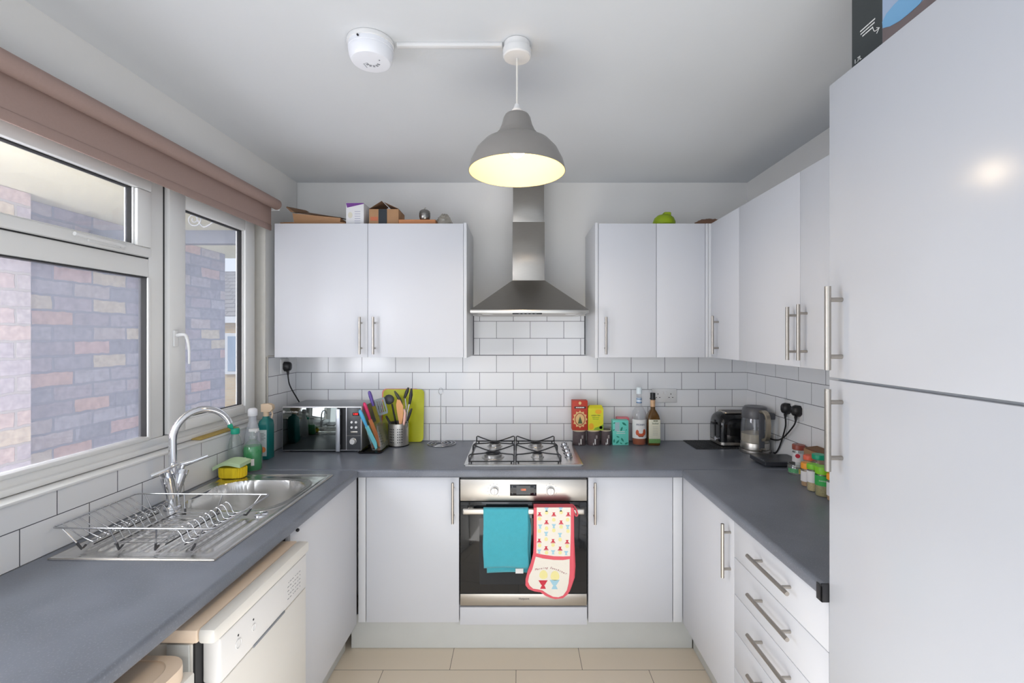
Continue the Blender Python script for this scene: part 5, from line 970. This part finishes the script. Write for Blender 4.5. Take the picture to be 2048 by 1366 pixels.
def srib(z, k): return [( -1.238+(.054*k)*(abs(math.cos(a))**.6)*(1 if math.cos(a) > 0 else -1)*(1+.035*math.cos(a*22)), 2.020+(.030*k)*(abs(math.sin(a))**.6)*(1 if math.sin(a) > 0 else -1)*(1+.05*math.cos(a*22)), z) for a in [2*math.pi*i/n_ for i in range(n_)]]
b.loft([srib(ZW+.0056, .90), srib(ZW+.010, .98), srib(ZW+.046, 1.0), srib(ZW+.050, .94)]); link(b, 'foam', mat('yellow_foam', (240, 210, 40), .9, bump=.5, bscale=300), sq, 40)
gq = thing('sponge', 'pale green sponge lying across the yellow scrubbing sponge', 'sponge', (-1.25, 2.02, ZW+.051)); b = MB(); L_ = []
for i in range(15):
    t_ = i/14; x = -1.306+t_*.122; z = ZW+.053+.010*math.sin(t_*math.pi*1.3)+.010*t_-(.014*(1-t_)**2)
    L_.append([(x, 1.985-.006*t_, z), (x+.002, 2.058, z+.003), (x+.002, 2.058, z+.019), (x, 1.985-.006*t_, z+.015)])
L_[0] = [(x+.001, y, z+.001) for x, y, z in L_[0]]
b.loft(L_); link(b, 'foam', mat('pale_green_foam', (190, 214, 172), .9, bump=.4, bscale=300), gq, 50)
b = MB(ML); b.box(-.050, -.545, ZS+.0065, -.004, -.80, ZS+.013, .002); solo(b, 'scouring_cloth', mat('mustard_cloth', (186, 160, 92), .9, noise=.1), 'mustard brown folded cloth lying on the window sill behind the tap', 'cloth')
# ------------------------------------------------------------------ things on top of the wall cabinets
ZT = ZU1+.0006; s_ = YW+.01
b = MB(); b.box(XX(560, 2.425), 2.425, ZT, XX(690, 2.425), 2.66, ZT+.012, .001); b.box(XX(566, 2.425), 2.43, ZT+.0122, XX(684, 2.425), 2.65, ZT+.015, .001); solo(b, 'flattened_carton', card, 'flattened brown carton lying under the open one, by the blind', 'cardboard')
oc = thing('open_carton', 'open brown carton with raised flap on top of the left wall cabinet', 'carton', (-1.02, 2.5, ZT+.016)); x0, x1 = XX(588, 2.44), XX(680, 2.44); z0 = ZT+.0155
b = MB(); b.loft([[(x0, 2.44, z0), (x1, 2.44, z0), (x1, 2.60, z0), (x0, 2.60, z0)], [(x0-.006, 2.435, z0+.047), (x1+.004, 2.435, z0+.022), (x1+.004, 2.605, z0+.022), (x0-.006, 2.605, z0+.047)]]); link(b, 'tray', card, oc)
b = MB(); b.loft([[(x0-.010, 2.43, z0+.050), (x1+.004, 2.43, z0+.024), (x1+.004, 2.434, z0+.024), (x0-.010, 2.434, z0+.050)], [(x0-.014, 2.60, z0+.098), (x1-.004, 2.60, z0+.052), (x1-.004, 2.604, z0+.052), (x0-.014, 2.604, z0+.098)]]); b.loft([[(x0-.012, 2.43, z0+.052), (x0+.010, 2.43, z0+.050), (x0+.010, 2.60, z0+.096), (x0-.012, 2.60, z0+.098)], [(x0-.032, 2.42, z0+.074), (x0-.028, 2.42, z0+.078), (x0-.006, 2.59, z0+.104), (x0-.010, 2.59, z0+.100)]]); link(b, 'flap', card_dk, oc)
pb_ = thing('packaging_box', 'white box with a purple corner band on top of the left wall cabinet', 'box', (-.86, 2.5, ZT)); x0, x1 = XX(692, 2.43), XX(727.5, 2.43); z1 = 2.1076+.116
link(MB().box(x0, 2.43, ZT, x1, 2.56, z1, .001), 'carton', mat('box_white', (222, 222, 224), .6), pb_); purp = mat('purple_print', (112, 60, 138), .5)
printed('purple_band', pb_, [([(x0, z1-.002), (x0+.006, z1-.026), (x1, z1-.006), (x1, z1-.001)], 0)], [purp], 2.4298); printed('small_print', pb_, [([(x0+.045, z1-.045-k*.012), (x0+.075, z1-.045-k*.012), (x0+.075, z1-.048-k*.012), (x0+.045, z1-.048-k*.012)], 0) for k in range(6)]+[(disc(x0+.022, z1-.065, .012, .016), 1)], [mat('lilac_ink', (170, 170, 190), .6), mat('beige_ink', (212, 208, 190), .6)], 2.4298)
cbx = thing('taped_carton', 'open cardboard box with black tape down its front', 'carton', (-.73, 2.5, ZT)); x0, x1 = XX(738, 2.43), XX(797, 2.43); z1 = ZT+.083
b = MB(); b.box(x0, 2.43, ZT, x1, 2.56, z1, .001); link(b, 'carton', card, cbx); xm = x0+(x1-x0)*.44
b = MB(); b.loft([[(x0, 2.431, z1+.0005), (x0, 2.559, z1+.0005), (x0+.002, 2.559, z1+.003), (x0+.002, 2.431, z1+.003)], [(xm-.004, 2.431, z1+.040), (xm-.004, 2.559, z1+.040), (xm-.002, 2.559, z1+.043), (xm-.002, 2.431, z1+.043)]]); link(b, 'flap', card_dk, cbx)
b = MB(); b.loft([[(x1, 2.431, z1+.0005), (x1, 2.559, z1+.0005), (x1-.002, 2.559, z1+.003), (x1-.002, 2.431, z1+.003)], [(xm+.012, 2.431, z1+.034), (xm+.012, 2.559, z1+.034), (xm+.010, 2.559, z1+.037), (xm+.010, 2.431, z1+.037)]]); link(b, 'flap', card_dk, cbx)
b = MB(); b.box(x0+.050, 2.4285, ZT+.001, x0+.094, 2.4298, z1-.001); link(b, 'tape', mat('black_tape', (44, 50, 56), .35), cbx); printed('stamp', cbx, [([(x0+.008, ZT+.022), (x0+.046, ZT+.022), (x0+.046, ZT+.042), (x0+.008, ZT+.042)], 0)], [mat('red_stamp', (190, 110, 80), .8)], 2.4298)
x0, x1 = XX(797.5, 2.425), XX(871, 2.425); b = MB(); b.box(x0, 2.425, ZT, x1, 2.62, ZT+.027, .001); b.box(x0, 2.424, ZT+.0145, x1, 2.4252, ZT+.0265, .0003); solo(b, 'shallow_box', mat('orange_wood', (190, 128, 84), .6, noise=.06), 'shallow orange-brown box with the metal apple standing on it', 'box')
mp = thing('apple_timer', 'small silver apple-shaped metal pot with a stalk on the shallow box', 'ornament', (-.478, 2.45, ZT+.0275)); ax_, ay_ = XX(849.5, 2.45), 2.452
b = MB(); b.lathe((ax_, ay_, ZT+.0276), [(.020, 0), (.026, .006), (.0295, .022), (.0295, .036)], 32, c1=False); b.lathe((ax_, ay_, ZT+.0276), [(.0295, .037), (.027, .048), (.018, .055), (.006, .052), (0, .050)], 32, c0=False); link(b, 'body', mat('pewter', (140, 138, 134), .25, .9), mp)
b = MB(); b.tube(bez([(ax_, ay_, ZT+.079), (ax_-.002, ay_, ZT+.090), (ax_+.006, ay_, ZT+.096)], 5), .0025, n=8); link(b, 'stalk', nickel, mp)
bag_m = glass_mat('crinkled_film', (.80, .78, .74), .10, .35, .15, (190, 184, 172))
def crumple(c, sx, sy, sz, seed, n=18, k=12, amp=.25):
    rnd = random.Random(seed); vs = []; fs = []
    for i in range(k+1):
        th = math.pi*.5*i/k
        for j in range(n):
            a = 2*math.pi*j/n; r = 1+amp*(rnd.random()-.5); vs.append((c[0]+sx*math.cos(th)*math.cos(a)*r, c[1]+sy*math.cos(th)*math.sin(a)*r, c[2]+max(0, sz*math.sin(th)*(1+amp*(rnd.random()-.5)))))
    for i in range(k):
        for j in range(n): fs.append((i*n+j, i*n+(j+1) % n, (i+1)*n+(j+1) % n, (i+1)*n+j))
    fs.append(tuple(range(n))); return MB().add(vs, fs)
solo(crumple((XX(888, 2.47), 2.475, ZT), .046, .042, .064, 3), 'plastic_bag', bag_m, 'crumpled clear plastic bag at the right end of the left wall cabinet top', 'bag', smooth=10)
lx_ = XX(1328, 2.47); lmb = thing('lime_pot', 'rounded lime green pot on top of the right wall cabinet', 'pot', (lx_, 2.47, ZT)); lmm = mat('lime_green_pot', (140, 165, 20), .5)
b = MB(); b.lathe((lx_, 2.47, ZT), [(.048, 0), (.058, .008), (.058, .024), (.050, .044), (.034, .058), (.010, .064), (0, .064)], 36); link(b, 'bowl', lmm, lmb, 50); b = MB(); b.box(lx_-.008, 2.440, ZT+.050, lx_+.030, 2.485, ZT+.072, .006); link(b, 'lid_tab', lmm, lmb)
solo(crumple((XX(1420, 2.46), 2.47, ZT), .090, .045, .040, 9, amp=.15), 'paper_bag', mat('kraft_paper', (122, 92, 74), .8, noise=.1), 'flat brown paper bag in the corner on top of the right wall cabinet', 'bag', smooth=15)
# ------------------------------------------------------------------ carton on the tall cabinet
XB = .800; ab = thing('appliance_carton', 'tall dark appliance carton with a pale blue picture on the tall cabinet', 'carton', (.95, .9, 2.1466)); yl = XB*F/(1703.5-CX); ym = XB*F/(1766-CX)
link(MB().box(XB, .60, 2.1466, XB+.26, yl, 2.425, .001), 'carton', mat('charcoal_card', (52, 58, 60), .5, noise=.04), ab)
def Q(py, Y): return EZ-(py-CY)/F*Y
def BX(px, py): Y = XB*F/(px-CX); return (XB-.0003, Y, EZ-(py-CY)/F*Y)
pic = MB(); pic.box(XB-.0012, .62, 2.150, XB-.0001, ym, 2.424); pp = link(pic, 'picture_panel', mat('pale_blue_print', (160, 178, 204), .5, noise=.03), ab)
def onbox(name, pts, m_, off=.0016, par=None):
    b = MB(); b.poly([(XB-off, p[1], p[2]) for p in pts], (-.0004, 0, 0)); return link(b, name, m_, par or ab)
zc = 2.25
onbox('picture_dish', [BX(*q) for q in ((1768, 56), (1767, 44), (1775, 28), (1790, 10), (1812, -12), (1840, -30), (1862, -34), (1856, -14), (1842, 8), (1822, 26), (1802, 42), (1782, 53))], mat('sky_blue_print', (116, 168, 208), .5), .0026, pp)
onbox('picture_table', [BX(*q) for q in ((1767, 57), (1782, 52), (1806, 38), (1842, 8), (1870, -22), (1900, -30), (1900, -8), (1840, 34), (1767, 88))], mat('brown_print', (112, 100, 100), .5, noise=.3, nscale=12), .0018, pp)
scribble(ab, (XB-.0002, 1.064, 2.238), FACE_X, [(.026, .018), (.014, .012, .014), (.008, .022)], paper, .0028, .0075)
b = MB(); b.tube(bez([(XB-.0010, 1.048, 2.224), (XB-.0010, 1.042, 2.210), (XB-.0010, 1.029, 2.209)], 5), .0008, n=6); link(b, 'arrow', paper, ab); b = MB(); b.tube([(XB-.0010, 1.036, 2.214), (XB-.0010, 1.028, 2.209), (XB-.0010, 1.036, 2.201)], .0008, n=6); link(b, 'arrow_head', paper, ab)
write('1.7L', .014, (XB-.0006, 1.094, 2.177), FACE_X, paper, ab)
